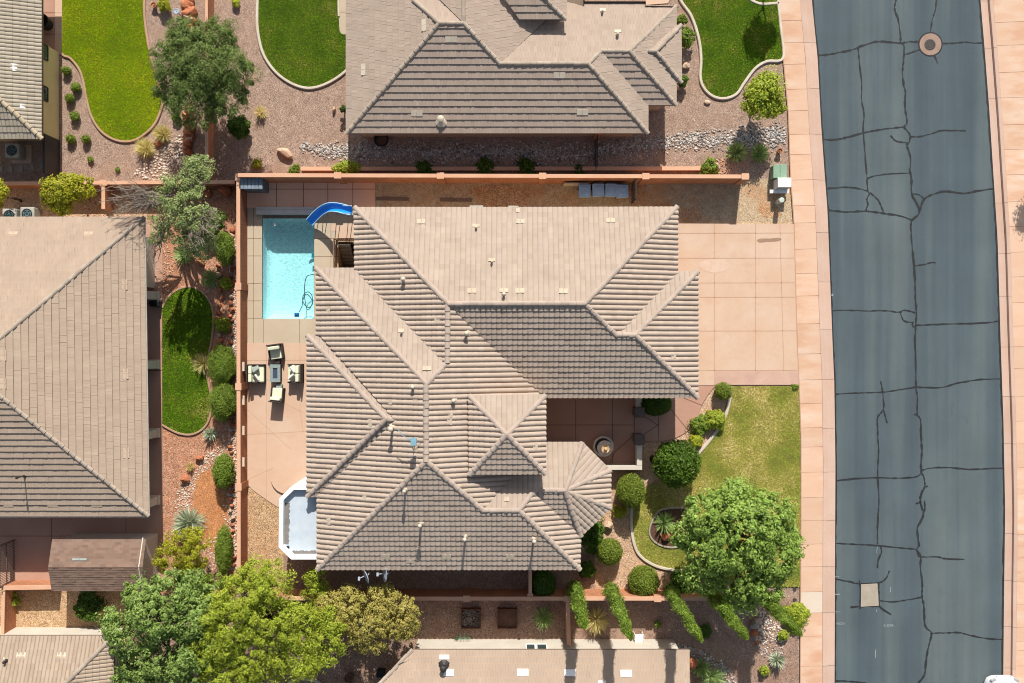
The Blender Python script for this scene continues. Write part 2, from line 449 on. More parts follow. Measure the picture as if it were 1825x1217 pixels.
def boulder(name, label, px, py, rx, ry, h, mat, group=None, rz=0, angular=.16):
    rnd = random.Random(int(px*7+py*13)); bm = bmesh.new()
    bmesh.ops.create_icosphere(bm, subdivisions=2, radius=1)
    ax = [Vector((rnd.uniform(-1,1), rnd.uniform(-1,1), rnd.uniform(-.3,1))).normalized() for _ in range(9)]
    cut = [rnd.uniform(.55, .88) for _ in ax]
    for v in bm.verts:
        for a, c in zip(ax, cut):
            d = v.co.dot(a)
            if d > c: v.co -= a*(d-c)
        v.co *= 1+rnd.uniform(-.03, .03)
    c = P(px, py, 0); m = Matrix.Rotation(rz, 4, 'Z') @ Matrix.Diagonal((rx*S, ry*S, h*.62, 1))
    bm.transform(m); bmesh.ops.translate(bm, verts=bm.verts, vec=(0,0,h*.38))
    me = bpy.data.meshes.new(name); bm.to_mesh(me); bm.free(); me.materials.append(mat)
    ob = bpy.data.objects.new(name, me); col.objects.link(ob); ob.location = c
    return tag(ob, label, 'boulder', group)
# ------------------------------------------------------------------ tiled roofs
class Plane:
    """roof plane: d = downslope direction, a seen point (px,py,z), pitch m"""
    def __init__(s, d, px, py, z, m):
        s.d = Vector(d).normalized(); s.t = Vector((-s.d.y, s.d.x)); s.m = m; s.z0 = z
        s.e = P(px, py, z).to_2d().dot(s.d); s.L = math.sqrt(1+m*m)
    def z(s, px, py):
        q = Vector(((px-CX)*S, (CY-py)*S)).dot(s.d)
        return (s.z0+s.m*(s.e-q))/(1-s.m*q/H)
    def at(s, px, py): return P(px, py, s.z(px, py))
    def uv(s, px, py):
        p = s.at(px, py).to_2d(); return (p.dot(s.t), (s.e-p.dot(s.d))*s.L)
    def xyz(s, u, v, h=0.0):
        p = s.t*u+s.d*(s.e-v/s.L); z = s.z0+s.m*v/s.L
        return (p.x+s.d.x*s.m/s.L*h, p.y+s.d.y*s.m/s.L*h, z+h/s.L)
def clip(poly, ax, val, keep):
    out = []; n = len(poly)
    for i in range(n):
        a, b = poly[i], poly[(i+1)%n]; da, db = (a[ax]-val)*keep, (b[ax]-val)*keep
        if da >= 0: out.append(a)
        if (da > 0 > db) or (da < 0 < db):
            t = da/(da-db); q = [a[0]+(b[0]-a[0])*t, a[1]+(b[1]-a[1])*t]; q[ax] = val; out.append(tuple(q))
    return out
S_PROF = [(0,-.012),(.08,.018),(.2,.05),(.35,.07),(.5,.076),(.65,.07),(.8,.05),(.92,.018),(1,-.012)]
N_PROF = [(0,0.),(.05,.014),(.25,.026),(.5,.030),(.75,.026),(.95,.014),(1,0.)]     # sun-facing slopes: same tile, ribs flattened to weaken their shade lines
C_PROF = [(0,0.),(.08,.02),(.25,.042),(.5,.052),(.75,.042),(.92,.02),(1,0.)]
LOW_PROF = [(0,-.008),(.1,.024),(.28,.042),(.5,.046),(.72,.042),(.9,.024),(1,-.008)]
FLAT_PROF = [(0,-.005),(.035,0.),(.965,0.),(1,-.005)]
FLAT_W = [(0,-.002),(.03,0.),(.97,0.),(1,-.002)]
class Roof:
    def __init__(s, U, V, prof, step, stagger=False, seed=1):
        s.U, s.V, s.prof, s.step, s.stag = U, V, prof, step, stagger
        s.mb = MB(); s.uv = []; s.rnd = random.Random(seed)
    def face(s, pl, poly_px):
        prof = s.prof
        if prof is S_PROF: prof = N_PROF if pl.d.y > .6 else C_PROF if pl.d.y < -.6 else S_PROF  # rib shape chosen by slope direction to set its shade contrast
        pts = [pl.uv(*p) for p in poly_px]
        vmin, vmax = min(p[1] for p in pts), max(p[1] for p in pts)
        U, V = s.U, s.V; mb = s.mb; iu = s.rnd.randint(0, 5000)*7
        for k in range(math.floor(vmin/V), math.floor(vmax/V)+1):
            b = clip(clip(pts, 1, k*V, 1), 1, (k+1)*V, -1)
            if len(b) < 3: continue
            off = (.5*U if (s.stag and k % 2) else 0.0)
            u0, u1 = min(p[0] for p in b), max(p[0] for p in b)
            for n in range(math.floor((u0-off)/U), math.floor((u1-off)/U)+1):
                base = n*U+off; jit = s.rnd.uniform(-.004, .007); tl = s.rnd.uniform(-.006, .006)
                bt = clip(clip(b, 0, base, 1), 0, base+U, -1)
                if len(bt) < 3: continue
                for (fa, ha), (fb, hb) in zip(prof, prof[1:]):
                    c = clip(clip(bt, 0, base+fa*U, 1), 0, base+fb*U, -1)
                    if len(c) < 3: continue
                    vs = []; low = []
                    for u, v in c:
                        f = (u-base)/U; h = ha+(hb-ha)*((f-fa)/(fb-fa))
                        hh = h+jit+tl*(f-.5)+s.step*(1-(v-k*V)/V); vs.append(pl.xyz(u, v, hh))
                        if abs(v-k*V) < 1e-6: low.append((u, v, hh))
                    mb.add(vs, [list(range(len(vs)))])
                    s.uv += [x for _ in vs for x in (iu+n+.5, iu+k+.5)]
                    if len(low) >= 2:
                        a, d = low[0], low[-1]
                        mb.add([pl.xyz(*a), pl.xyz(*d), pl.xyz(d[0], d[1], d[2]-s.step-.02), pl.xyz(a[0], a[1], a[2]-s.step-.02)], [[0,1,2,3]])
                        s.uv += [x for _ in range(4) for x in (iu+n+.5, iu+k+.5)]
    def build(s, mat, parent):
        return part(s.mb, 'roof', mat, parent, uv=s.uv)
def ridge_caps(mb, a, b, r=.115, seg=.36):
    """overlapping half-barrel caps from a up to b (b is the high end)"""
    a, b = Vector(a), Vector(b)
    if a.z > b.z: a, b = b, a
    d = b-a; n = max(1, round(d.length/seg)); dn = d.normalized()
    side = dn.cross(Vector((0,0,1))).normalized(); up = side.cross(dn).normalized()
    for i in range(n):
        p, q = a+d*(i/n)-dn*.02, a+d*((i+1)/n)+dn*.04; j = random.uniform(-.012, .012)
        vs = []
        for pt, rr, lift in ((p, r*1.12, .045), (q, r*.95, .02)):
            for k in range(7):
                t = math.pi*k/6; vs.append(pt+side*(math.cos(t)*rr+j)+up*(math.sin(t)*rr*.85+lift-.03))
        mb.add(vs, [[k, k+1, 8+k, 7+k] for k in range(6)]+[[0,1,2,3,4,5,6],[13,12,11,10,9,8,7]])
# ------------------------------------------------------------------ palette
M_bark = plain('bark', C(120,100,82), C(84,68,54), 6, 40, bump=.6, bd=.02)
M_deadwood = plain('dead_wood', C(178,164,148), C(140,126,112), 6, 40)
M_tile_main = tilemat('barrel_tile', [C(208,187,166,.57), C(212,192,173,.57), C(203,181,161,.57), C(214,194,174,.57), C(209,188,169,.57)])
M_tile_north = tilemat('flat_tile_grey', [C(204,182,162,.56), C(208,186,166,.56), C(199,176,156,.56), C(205,183,163,.56)])
M_tile_west = tilemat('flat_tile_tan', [C(209,184,160,.56), C(211,187,163,.56), C(207,182,158,.56), C(210,185,161,.56)])
M_tile_corner = tilemat('low_tile_cream', [C(206,192,168,.55), C(200,186,162,.55), C(211,197,174,.55)])
M_tile_south = tilemat('low_tile_tan', [C(204,182,158,.58), C(209,187,163,.58), C(198,175,151,.58)])
M_cap = plain('ridge_tile', C(210,191,174,.57), C(200,180,163,.57), 2, 30, island=.06, bump=.15)
M_cap_grey = plain('ridge_tile_grey', C(200,184,164), C(184,166,148), 2, 30, island=.1)
M_cap_cream = plain('ridge_tile_cream', C(210,192,160), C(196,176,146), 2, 30, island=.1)
M_shingle = tilemat('brown_shingle', [C(150,122,104), C(164,134,114), C(140,112,96), C(156,130,112)])
M_stucco = plain('tan_stucco', C(236,206,172), C(228,196,162), 1.5, 60, bump=.3)
M_cream = plain('cream_stucco', C(240,230,212), C(228,218,200), 1.2, 60, bump=.3)
M_olive = plain('olive_stucco', C(236,214,158,.8), C(228,204,150,.8), 1.2, 60, bump=.3)
M_fascia = plain('painted_trim', C(150,130,112), C(138,118,102), 2, 30)
M_white = plain('white_paint', C(248,247,243,.85), C(236,235,230,.85), 2, 30, rough=.5)
M_gutter = plain('gutter_metal', C(222,212,196), C(200,190,176), 2, 30, rough=.45)
M_glass = plain('window_glass', (.03,.05,.05,1), (.045,.07,.07,1), .5, 2, rough=.06, bump=0, spec=.6)
t = NT('peach_concrete'); v = t.pos()
q_ = t.noise(v, .5, 6, .65); a_ = t.ramp(q_, [(.3, C(240,199,167,.57)), (.5, C(242,206,176,.58)), (.7, C(244,213,187,.59))])
q_ = t.noise(t.pos((.5,1.4,1)), .9, 5, .7); a_ = t.mix(t.remap(q_, .55, .72, 0, .4), a_, C(236,188,154,.54))
q_ = t.noise(v, 3.4, 6, .7); a_ = t.mix(t.remap(q_, .6, .75, 0, .3), a_, C(206,172,144,.5))
q_ = t.noise(t.pos((1.0,4.0,1)), 1.6, 4, .7); a_ = t.mix(t.remap(q_, .7, .78, 0, .35), a_, C(176,146,126,.5))
f_ = t.noise(v, 26, 3); a_ = t.mix(1.0, a_, t.grey(t.remap(f_, .25, .75, .95, 1.05)), 'MULTIPLY')
M_peach = t.finish(a_, .85, t.bump(f_, .1, .01))
t = NT('sidewalk_concrete'); v = t.pos()
mp = t.new('Mapping'); mp.inputs['Rotation'].default_value = (0,0,R(-38)); mp.inputs['Scale'].default_value = (.5,1.5,1); t.link(v, mp.inputs['Vector'])
s1 = t.noise(mp.outputs['Vector'], 1.1, 5, .6); a_ = t.ramp(s1, [(.36, C(234,180,144,.6)), (.47, C(242,197,162,.6)), (.56, C(246,209,180,.61)), (.68, C(249,222,198,.62))])
y_ = t.noise(t.pos((.3,.1,1)), .8, 2); a_ = t.mix(t.remap(y_, .44, .6, .85, .1), a_, C(245,204,172,.6))
g_ = t.new('NewGeometry'); a_ = t.mix(1.0, a_, t.grey(t.remap(g_.outputs['Random Per Island'], 0, 1, .95, 1.05)), 'MULTIPLY')
f_ = t.noise(v, 22, 3); a_ = t.mix(1.0, a_, t.grey(t.remap(f_, .25, .75, .95, 1.05)), 'MULTIPLY')
M_walk = t.finish(a_, .85, t.bump(f_, .1, .01))
M_gutpan = plain('gutter_concrete', C(238,204,182,.58), C(230,192,168,.58), .6, 22, island=.05, fvar=.07)
M_joint = plain('joint', C(222,178,146), C(208,164,132), 3, 20, bump=0)
M_deck = plain('pool_deck_concrete', C(222,204,176), C(212,192,164), .6, 22, bump=.1, fvar=.06)
M_fjoint = plain('faint_joint', C(178,148,122,.58), C(164,134,110,.56), 3, 20, bump=0)
M_djoint = plain('dark_joint', C(128,84,64), C(112,72,54), 3, 20, bump=0)
M_pinkdeck = plain('rose_concrete', C(214,170,146), C(204,156,132), .6, 22, bump=.1, fvar=.07)
M_terrace = plain('terrace_concrete', C(255,204,170,.85), C(250,190,156,.85), .6, 22, bump=.1, fvar=.07)
M_wall = plain('terracotta_block', C(232,162,120,.58), C(220,146,106,.58), 1.0, 26, bump=.25, stretch=(1,1,3))
M_wallcap = plain('block_wall_cap', C(246,196,160,.62), C(238,182,146,.62), 1.0, 26, bump=.2)
def blockmat(name, c1, c2):
    t = NT(name); g = t.new('NewGeometry'); s = t.new('SeparateXYZ'); t.link(g.outputs['Position'], s.inputs[0])
    cb = t.new('CombineXYZ'); t.link(t.math('ADD', s.outputs[0], s.outputs[1]), cb.inputs[0]); t.link(s.outputs[2], cb.inputs[1])
    br = t.new('TexBrick'); br.inputs['Scale'].default_value = 1; br.inputs['Brick Width'].default_value = .4; br.inputs['Row Height'].default_value = .2; br.inputs['Mortar Size'].default_value = .012
    br.inputs['Color1'].default_value = c1; br.inputs['Color2'].default_value = c2; br.inputs['Mortar'].default_value = tuple(x*.66 for x in c2[:3])+(1,); t.link(cb.outputs[0], br.inputs['Vector'])
    v = t.pos((1,1,.35)); a = br.outputs['Color']
    n = t.noise(v, 1.3, 6, .65); a = t.mix(1.0, a, t.grey(t.remap(n, .3, .7, .82, 1.14)), 'MULTIPLY')
    f = t.noise(v, 26, 3); a = t.mix(1.0, a, t.grey(t.remap(f, .25, .75, .9, 1.1)), 'MULTIPLY')
    return t.finish(a, .9, t.bump(f, .25, .01))
M_wall = blockmat('terracotta_block', C(232,162,120,.58), C(220,148,108,.56)); M_wallW = blockmat('dark_terracotta_block', C(206,136,98,.52), C(194,124,88,.52))  # west wall blocks are a deeper terracotta
M_edge = plain('concrete_edging', C(240,226,206), C(224,206,184), 1.4, 24, fvar=.1)
M_edge_pink = plain('pink_edging', C(212,172,142), C(196,156,126), 1.4, 24, fvar=.1)
M_dark = plain('dark_metal', (.025,.023,.022,1), (.035,.03,.028,1), 4, 30, rough=.5, bump=0)
M_black = plain('black_plastic', (.012,.012,.013,1), (.02,.02,.02,1), 4, 30, rough=.5, bump=0)
M_grey = plain('grey_metal', C(196,196,192), C(176,178,176), 4, 30, rough=.4, bump=0)
M_vent = plain('pale_vent', C(236,222,198), C(224,208,184), 4, 30, rough=.6, bump=0)
M_redrock = plain('red_sandstone', C(222,146,104), C(188,108,72), 1.6, 14, bump=.7, bd=.04, fvar=.25)
M_palerock = plain('pale_sandstone', C(236,206,176), C(214,176,144), 1.6, 14, bump=.6, bd=.03, fvar=.2)
M_asphalt = None
# asphalt: fine speckle, faint wheel-lane bands along the street, a few rust stains by the kerb
t = NT('asphalt'); v = t.pos()
lane = t.noise(t.pos((.9,.03,1)), 1.0, 3)
a = t.ramp(lane, [(.3, C(86,99,104)), (.46, C(94,107,111)), (.56, C(103,115,117)), (.7, C(112,122,122))])
g = t.noise(v, 60, 2); a = t.mix(1.0, a, t.grey(t.remap(g, .25, .75, .78, 1.22)), 'MULTIPLY')
b = t.noise(v, .35, 4); a = t.mix(1.0, a, t.grey(t.remap(b, .3, .7, .92, 1.08)), 'MULTIPLY')
dk = t.noise(t.pos((2.2,.5,1)), 1.3, 6, .75); a = t.mix(t.remap(dk, .58, .74, 0, .4), a, C(78,88,94))
lt = t.noise(v, 6, 6, .8); a = t.mix(t.remap(lt, .66, .8, 0, .3), a, C(138,148,148))
st = t.noise(v, 1.7, 6, .7); a = t.mix(t.remap(st, .62, .78, 0, .35), a, C(120,104,92))
M_asphalt = t.finish(a, .9, t.bump(g, .5, .01), spec=.2)
M_seal = plain('crack_sealant', C(58,59,60), C(46,47,48), 2, 30, rough=.7, bump=.2)
M_conc = plain('grey_concrete', C(196,184,164), C(182,170,150), 2, 26)
M_lid = plain('iron_lid', C(112,104,98,.5), C(84,78,74,.5), 12, 50, rough=.6, metal=.3, bump=.8)
M_ring = plain('manhole_collar', C(204,172,152,.5), C(186,154,134,.5), 3, 30)
M_paint = plain('worn_paint', C(196,204,202), C(124,134,136), 25, 60, bump=0)
G_mauve = gravel('mauve_gravel', [C(202,172,150,.6), C(184,152,131,.6), C(220,194,173,.6), C(168,136,117,.6), C(197,167,146,.6)], 28, patch=C(186,152,126,.6), bd=.014)
G_tan = gravel('tan_gravel', [C(228,202,166,.6), C(214,186,148,.6), C(234,210,178,.6), C(204,172,134,.6), C(222,194,156,.6)], 28, patch=C(216,156,106,.58), bd=.012, strength=.7)
G_red = gravel('red_gravel', [C(226,166,132), C(208,146,112), C(238,192,160), C(190,124,90), C(222,172,140)], 22, patch=C(216,150,112))
G_orange = gravel('orange_gravel', [C(240,204,168), C(226,184,146), C(246,218,188), C(208,162,122), C(232,190,156)], 22, patch=C(226,180,140))
G_gold = gravel('gold_gravel', [C(228,190,146), C(214,172,128), C(238,208,170), C(198,154,110)], 22, patch=C(222,170,124))
G_brown = gravel('brown_gravel', [C(194,160,138,.6), C(178,144,124,.6), C(208,178,156,.6), C(162,128,108,.6), C(189,156,135,.6)], 28, patch=C(178,140,116,.6), bd=.014)
G_dirt = gravel('red_sand', [C(228,160,108), C(216,146,94), C(234,172,122), C(206,134,84)], 30, patch=C(210,136,84), bd=.012)
G_soil = plain('garden_soil', C(120,88,70), C(96,70,56), 2, 24, bump=.6, fvar=.25)
# pebbles
def pebbles(name, cols):
    t = NT(name); g = t.new('NewGeometry'); n = len(cols)
    a = t.ramp(g.outputs['Random Per Island'], [((i+.5)/n, c) for i, c in enumerate(cols)])
    f = t.noise(t.pos(), 30, 2); a = t.mix(1.0, a, t.grey(t.remap(f, .2, .8, .85, 1.15)), 'MULTIPLY')
    return t.finish(a, .8, spec=.25)
S_river = pebbles('river_pebbles', [C(214,200,186), C(160,156,152), C(236,226,212), C(120,116,116), C(200,180,160), C(244,238,228), C(176,168,160)])
S_white = pebbles('white_pebbles', [C(246,232,214), C(230,206,182), C(250,244,232), C(214,176,146), C(238,216,192)])
S_rust = pebbles('rust_pebbles', [C(226,160,118), C(236,200,166), C(204,130,88), C(244,226,202)])
# ------------------------------------------------------------------ ground
POOL = (467, 382, 560, 568); PIT = (603, 431, 641, 479)
def sheet(mb, x0, y0, x1, y1, z, holes=(), mi=0):
    xs = sorted({x0, x1, *[h[i] for h in holes for i in (0, 2) if x0 < h[i] < x1]})
    ys = sorted({y0, y1, *[h[i] for h in holes for i in (1, 3) if y0 < h[i] < y1]})
    for xa, xb in zip(xs, xs[1:]):
        for ya, yb in zip(ys, ys[1:]):
            cx, cy = (xa+xb)/2, (ya+yb)/2
            if any(h[0] < cx < h[2] and h[1] < cy < h[3] for h in holes): continue
            mb.add(W([(xa,ya),(xb,ya),(xb,yb),(xa,yb)], z), [[3,2,1,0]], mi)
mb = MB(); sheet(mb, -6000, -6000, 7800, 7200, 0, (POOL, PIT)); struct(mb, 'ground', G_mauve)
def area(name, poly, mat, z):
    mb = MB(); mb.poly([tuple(p) for p in W(poly, z)][::-1]); return struct(mb, name, mat)
def slab(name, poly, mats, z, joints=(), jw=.022, base=0.0):
    mb = MB(); mb.prism([tuple(p[:2]) for p in W(poly)], base, z, bottom=False)
    for j in joints: mb.ribbon(W(j), jw, z+.004, 1)
    return struct(mb, name, mats)
area('gravel_bed', [(668,323),(1336,323),(1336,318),(1408,318),(1420,402),(668,402)], G_tan, .004)
area('gravel_bed', [(254,388),(330,330),(423,330),(423,1060),(254,1060)], G_red, .004)
area('gravel_bed', [(1040,770),(1250,770),(1250,1062),(940,1062),(940,960)], G_orange, .004)
area('gravel_bed', [(438,860),(566,860),(566,1056),(438,1056)], G_gold, .004)
area('gravel_bed', [(0,1048),(232,1048),(232,1150),(0,1150)], G_gold, .006)
area('gravel_bed', [(505,990),(1060,985),(1060,1068),(505,1068)], G_brown, .006)
area('gravel_bed', [(232,1066),(1420,1066),(1424,1300),(232,1300)], G_brown, .004)
area('gravel_bed', [(0,330),(262,330),(262,392),(0,392)], G_orange, .006)
G_rust = gravel('rusty_dirt', [C(226,190,150), C(212,164,120), C(232,200,164), C(206,150,104)], 20, patch=C(214,150,104))
def ragged(pts, j):
    rr = random.Random(3); p = smooth_px(pts, 6, True); return [(x+rr.uniform(-j,j), y+rr.uniform(-j,j)) for x, y in p]
area('dirt_patch', ragged([(840,340),(885,328),(925,334),(948,352),(930,368),(870,369),(852,358)],2.2), G_rust, .01)
area('dirt_patch', ragged([(1122,322),(1150,328),(1150,352),(1170,362),(1215,368),(1250,376),(1240,397),(1190,398),(1128,380)],2.2), G_rust, .01)
area('dirt_patch', ragged([(1352,372),(1372,364),(1392,376),(1386,388),(1362,386)],2), G_rust, .01)
area('sand_patch', smooth_px([(352,850),(380,838),(402,862),(404,930),(392,975),(372,980),(350,935),(345,890)], 5, True), G_dirt, .012)
# ------------------------------------------------------------------ street, kerbs and pavements
RL = [(1440,-160),(1446.5,0),(1456.7,102),(1463,221),(1469.4,310),(1474.5,376),(1483.4,610),(1486.5,680),(1488.6,829),(1488,958),(1487,1217),(1486,1380)]
RR = [(1739,-160),(1747,0),(1753.5,76),(1763,200),(1770,310),(1777.6,427),(1783,610),(1788,753),(1791,910),(1789,1060),(1787.5,1217),(1785,1380)]
def xat(line, y):
    for (x0,y0),(x1,y1) in zip(line, line[1:]):
        if y0 <= y <= y1: return x0+(x1-x0)*(y-y0)/(y1-y0)
    return line[-1][0]
mb = MB(); Y = list(range(-160, 1381, 20))
for ya, yb in zip(Y, Y[1:]):
    mb.add([P(xat(RL,ya),ya,.012), P(xat(RR,ya),ya,.012), P(xat(RR,yb),yb,.012), P(xat(RL,yb),yb,.012)], [[3,2,1,0]])
for ln, dx in ((RL, 1.0), (RR, -1.5)):
    mb.ribbon([P(xat(ln,y)+dx+random.uniform(-.4,.4), y) for y in range(-150, 1380, 9)], .11, .016, 1, .35)
road = struct(mb, 'road', [M_asphalt, M_seal])
c4 = lambda x0, y0, pts: [(x0+a/3.926, y0+b/3.926) for a, b in pts]
CR = [ # sealed cracks read from the photo, quarter crops at 3.926x
 c4(1365,0,[(357,388),(430,383),(520,366),(600,350),(690,315),(790,290),(880,298),(945,302),(1000,293),(1075,295)]),
 c4(1365,0,[(1230,305),(1320,302),(1400,295),(1460,302),(1527,298)]),
 c4(1365,0,[(910,0),(900,65),(925,140),(938,230),(945,302),(965,320),(963,420),(955,500),(962,590),(975,640),(972,740),(987,860),(965,888),(1008,945),(1000,1000),(985,1020),(1010,1100),(1005,1217)]),
 c4(1365,0,[(1192,0),(1185,70),(1165,130),(1148,225)]), c4(1365,0,[(1178,390),(1200,445)]), c4(1365,0,[(968,382),(1015,370),(1080,345)]),
 c4(1365,0,[(645,335),(655,450),(670,590),(668,700),(686,795),(680,900),(690,1040),(704,1217)]),
 c4(1365,0,[(400,975),(480,978),(570,960),(680,930),(780,910),(870,898),(965,888)]),
 c4(1365,0,[(872,948),(905,985),(960,997),(990,997)]), c4(1365,0,[(1008,957),(1080,955),(1160,935),(1220,915),(1300,913),(1398,915)]),
 c4(1365,300,[(704,0),(712,155),(740,180),(790,230),(820,305)]), c4(1365,300,[(430,142),(560,132),(640,140),(712,158)]), c4(1365,300,[(712,75),(740,58),(850,40),(1000,33)]),
 c4(1365,300,[(730,170),(706,215),(712,255),(697,298)]),
 c4(1365,300,[(432,292),(560,305),(690,300),(820,315),(930,330),(1018,362)]), c4(1365,300,[(1003,0),(1018,90),(1020,180),(1075,300),(1018,372),(1015,450),(1028,600),(1040,740),(1045,900),(1052,1000),(1048,1100),(1040,1217)]),
 c4(1365,300,[(1025,180),(1070,185),(1108,215)]), c4(1365,300,[(1075,295),(1108,215),(1180,178),(1260,160),(1380,175),(1480,158),(1590,143)]),
 c4(1365,300,[(1040,682),(1110,672),(1150,660),(1188,660)]), c4(1365,300,[(465,995),(600,993),(700,998),(830,995),(930,1006),(970,992),(1045,1012)]),
 c4(1365,300,[(938,1005),(960,1060),(990,1075),(1035,1078)]), c4(1365,300,[(1050,1097),(1200,1092),(1400,1086),(1540,1080),(1636,1068)]), c4(1365,300,[(1022,1080),(1030,1110),(1048,1098)]),
 c4(1365,600,[(1040,0),(1048,200),(1050,350),(1060,440),(1058,540),(1080,580),(1085,700),(1090,800),(1085,930),(1105,985),(1110,1050),(1085,1100),(1080,1150),(1095,1217)]),
 c4(1365,600,[(483,402),(600,395),(720,392),(840,385),(950,368),(1050,352)]), c4(1365,600,[(1050,352),(1220,355),(1340,325),(1500,300),(1648,295)]),
 c4(1365,600,[(802,308),(815,385),(822,500),(782,565),(780,650),(787,800),(780,980),(790,1100),(787,1217)]), c4(1365,600,[(820,510),(848,605)]),
 c4(1365,600,[(1033,547),(1058,545)]), c4(1365,600,[(487,1008),(620,993),(780,987),(900,990),(1050,980),(1088,950)]), c4(1365,600,[(1090,935),(1160,918),(1280,915),(1420,928),(1560,922),(1665,918)]),
 c4(1365,600,[(1110,1055),(1133,1043)]), c4(1365,600,[(1048,1168),(1082,1158)]), c4(1365,600,[(1110,1145),(1112,1217)]),
 c4(1365,907,[(787,0),(780,130),(780,245)]), c4(1365,907,[(490,240),(640,248),(780,256),(920,270),(1055,280)]), c4(1365,907,[(800,262),(808,300),(785,360),(780,415)]),
 c4(1365,907,[(1105,0),(1095,60),(1058,140),(1070,250),(1055,285),(1083,330),(1080,400),(1092,520),(1092,610),(1105,680),(1110,800),(1130,840),(1158,870),(1135,970),(1118,1070),(1108,1160),(1065,1217)]),
 c4(1365,907,[(1055,285),(1065,320),(1085,335),(1200,335),(1260,348),(1388,353)]), c4(1365,907,[(490,490),(580,508),(655,522),(780,517),(835,490),(865,432)]),
 c4(1365,907,[(655,498),(660,600),(658,700)]), c4(1365,907,[(788,520),(792,600),(795,680),(878,740)]), c4(1365,907,[(592,687),(700,680),(795,684)]),
 c4(1365,907,[(797,640),(880,650),(960,640),(1090,617)]), c4(1365,907,[(1158,868),(1260,866),(1360,865),(1430,885),(1550,905),(1655,912)]), c4(1365,907,[(487,1202),(600,1207),(700,1216)]),
]
mb = MB()
for i, c in enumerate(CR):
    pts = smooth_px(c, 5)
    pts = [(x+random.uniform(-.35,.35), y+random.uniform(-.35,.35)) for x, y in pts]
    mb.ribbon(W(pts), .098 if i in (0,2,7,14,15,17,23,37) else .078, .0165+.0002*(i % 9), 0, .55)
part(mb, 'crack_sealant', M_seal, road)
mb = MB(); mb.lathe(P(1658,79,0), [(.585,.014),(.585,.024),(.30,.026)], 28, 0); mb.lathe(P(1658,79,0), [(.66,.013),(.655,.019)], 28, 2); mb.lathe(P(1657,80,0), [(.3,.02),(.3,.032),(.2,.034),(.19,.028),(.06,.028)], 24, 1)
tag(mb.build('manhole_cover', [M_ring, M_lid, M_seal], origin=P(1658,79,0)), 'round iron manhole cover set in a pale concrete collar on the asphalt street', 'manhole cover')
mb = MB(); mb.prism([p[:2] for p in W([(1534.5,1041),(1563.5,1039.5),(1566,1079),(1534,1081)])], .01, .022)
tag(mb.build('utility_cover', M_conc, origin=P(1549,1060)), 'square beige concrete utility patch framed by sealed cracks in the street', 'utility cover')
# faded utility paint: tick marks, dashes and two scrawled words
mb = MB()
for x, y, w, h in ((1489,1028,13,1.2),(1490,1059,14,1.6),(1490,1090.5,12,1.2),(1563,982,1.6,7),(1563.5,980,1,12),(1560.5,1165,1.2,16),(1587,1050,1,9),(1562.5,1088,1,5),(1483.5,525.5,3,4)):
    mb.box(P(x,y,.0185), (w*S, h*S, .002))
part(mb, 'painted_marking', M_paint, road)
def lettering(text, px, py, size, parent, name='painted_lettering', mat=None, z=.019):
    cu = bpy.data.curves.new(name, 'FONT'); cu.body = text; cu.size = size; cu.align_x = 'CENTER'; cu.align_y = 'CENTER'; cu.extrude = .001
    tmp = bpy.data.objects.new('tmp', cu); col.objects.link(tmp); dg = bpy.context.evaluated_depsgraph_get()
    me = bpy.data.meshes.new_from_object(tmp.evaluated_get(dg)); bpy.data.objects.remove(tmp)
    me.materials.clear(); me.materials.append(mat or M_paint); me.name = name
    me.transform(Matrix.Translation(P(px, py, z)))
    ob = bpy.data.objects.new(name, me); col.objects.link(ob); ob.parent = parent; return ob
lettering('NON', 1498, 1111.5, .19, road); lettering('-S-DER-', 1584, 1115, .2, road)
# west pavement: kerb pan, rolled kerb, slabs
WL = [(1380,-160),(1386.6,0),(1395.6,107),(1404.5,204),(1408,310),(1414.7,402),(1420,610),(1423.6,684),(1427,778),(1427,910),(1426,1111),(1425.6,1217),(1425,1380)]
WC = [(1421,-160),(1428.7,0),(1437.6,117),(1449,255),(1453,379),(1460.5,580),(1467,715),(1467.6,910),(1467.6,1217),(1467,1380)]
sy = [-140,-96,-52,-8] + [c/3.926 for c in (150,305,455,630,780,945,1085)] + [300+c/3.926 for c in (85,265,385,568,738,895,1090)] + [600+c/3.926 for c in (122,303,468,637,772,948,1124)] + [907+c/3.926 for c in (80,245,402,578,725,888,1097)] + [1226,1266,1306,1350]
mb = MB(); jt = MB()
for i, (ya, yb) in enumerate(zip(sy, sy[1:])):
    g = .35; mi = 1 if abs(ya-1054.2) < 2 else 0
    q = [P(xat(WL,ya+g)+.2,ya+g), P(xat(RL,ya+g)-22.9,ya+g-1.0), P(xat(RL,yb-g)-22.9,yb-g-1.0), P(xat(WL,yb-g)+.2,yb-g)]
    mb.prism([p[:2] for p in q], 0, .115+.002*(i % 2), mi)
M_newslab = plain('new_slab', C(246,228,206), C(240,220,198), 1, 22, fvar=.05)
for ya, yb in zip(Y, Y[1:]):
    a, b = [P(xat(WL,y),y,.105) for y in (ya,yb)]; c, d = [P(xat(WC,y)-3,y,.105) for y in (ya,yb)]
    jt.add([a, b, d, c], [[0,1,2,3]])
struct(mb, 'sidewalk', [M_walk, M_newslab]); struct(jt, 'sidewalk_bed', M_joint)
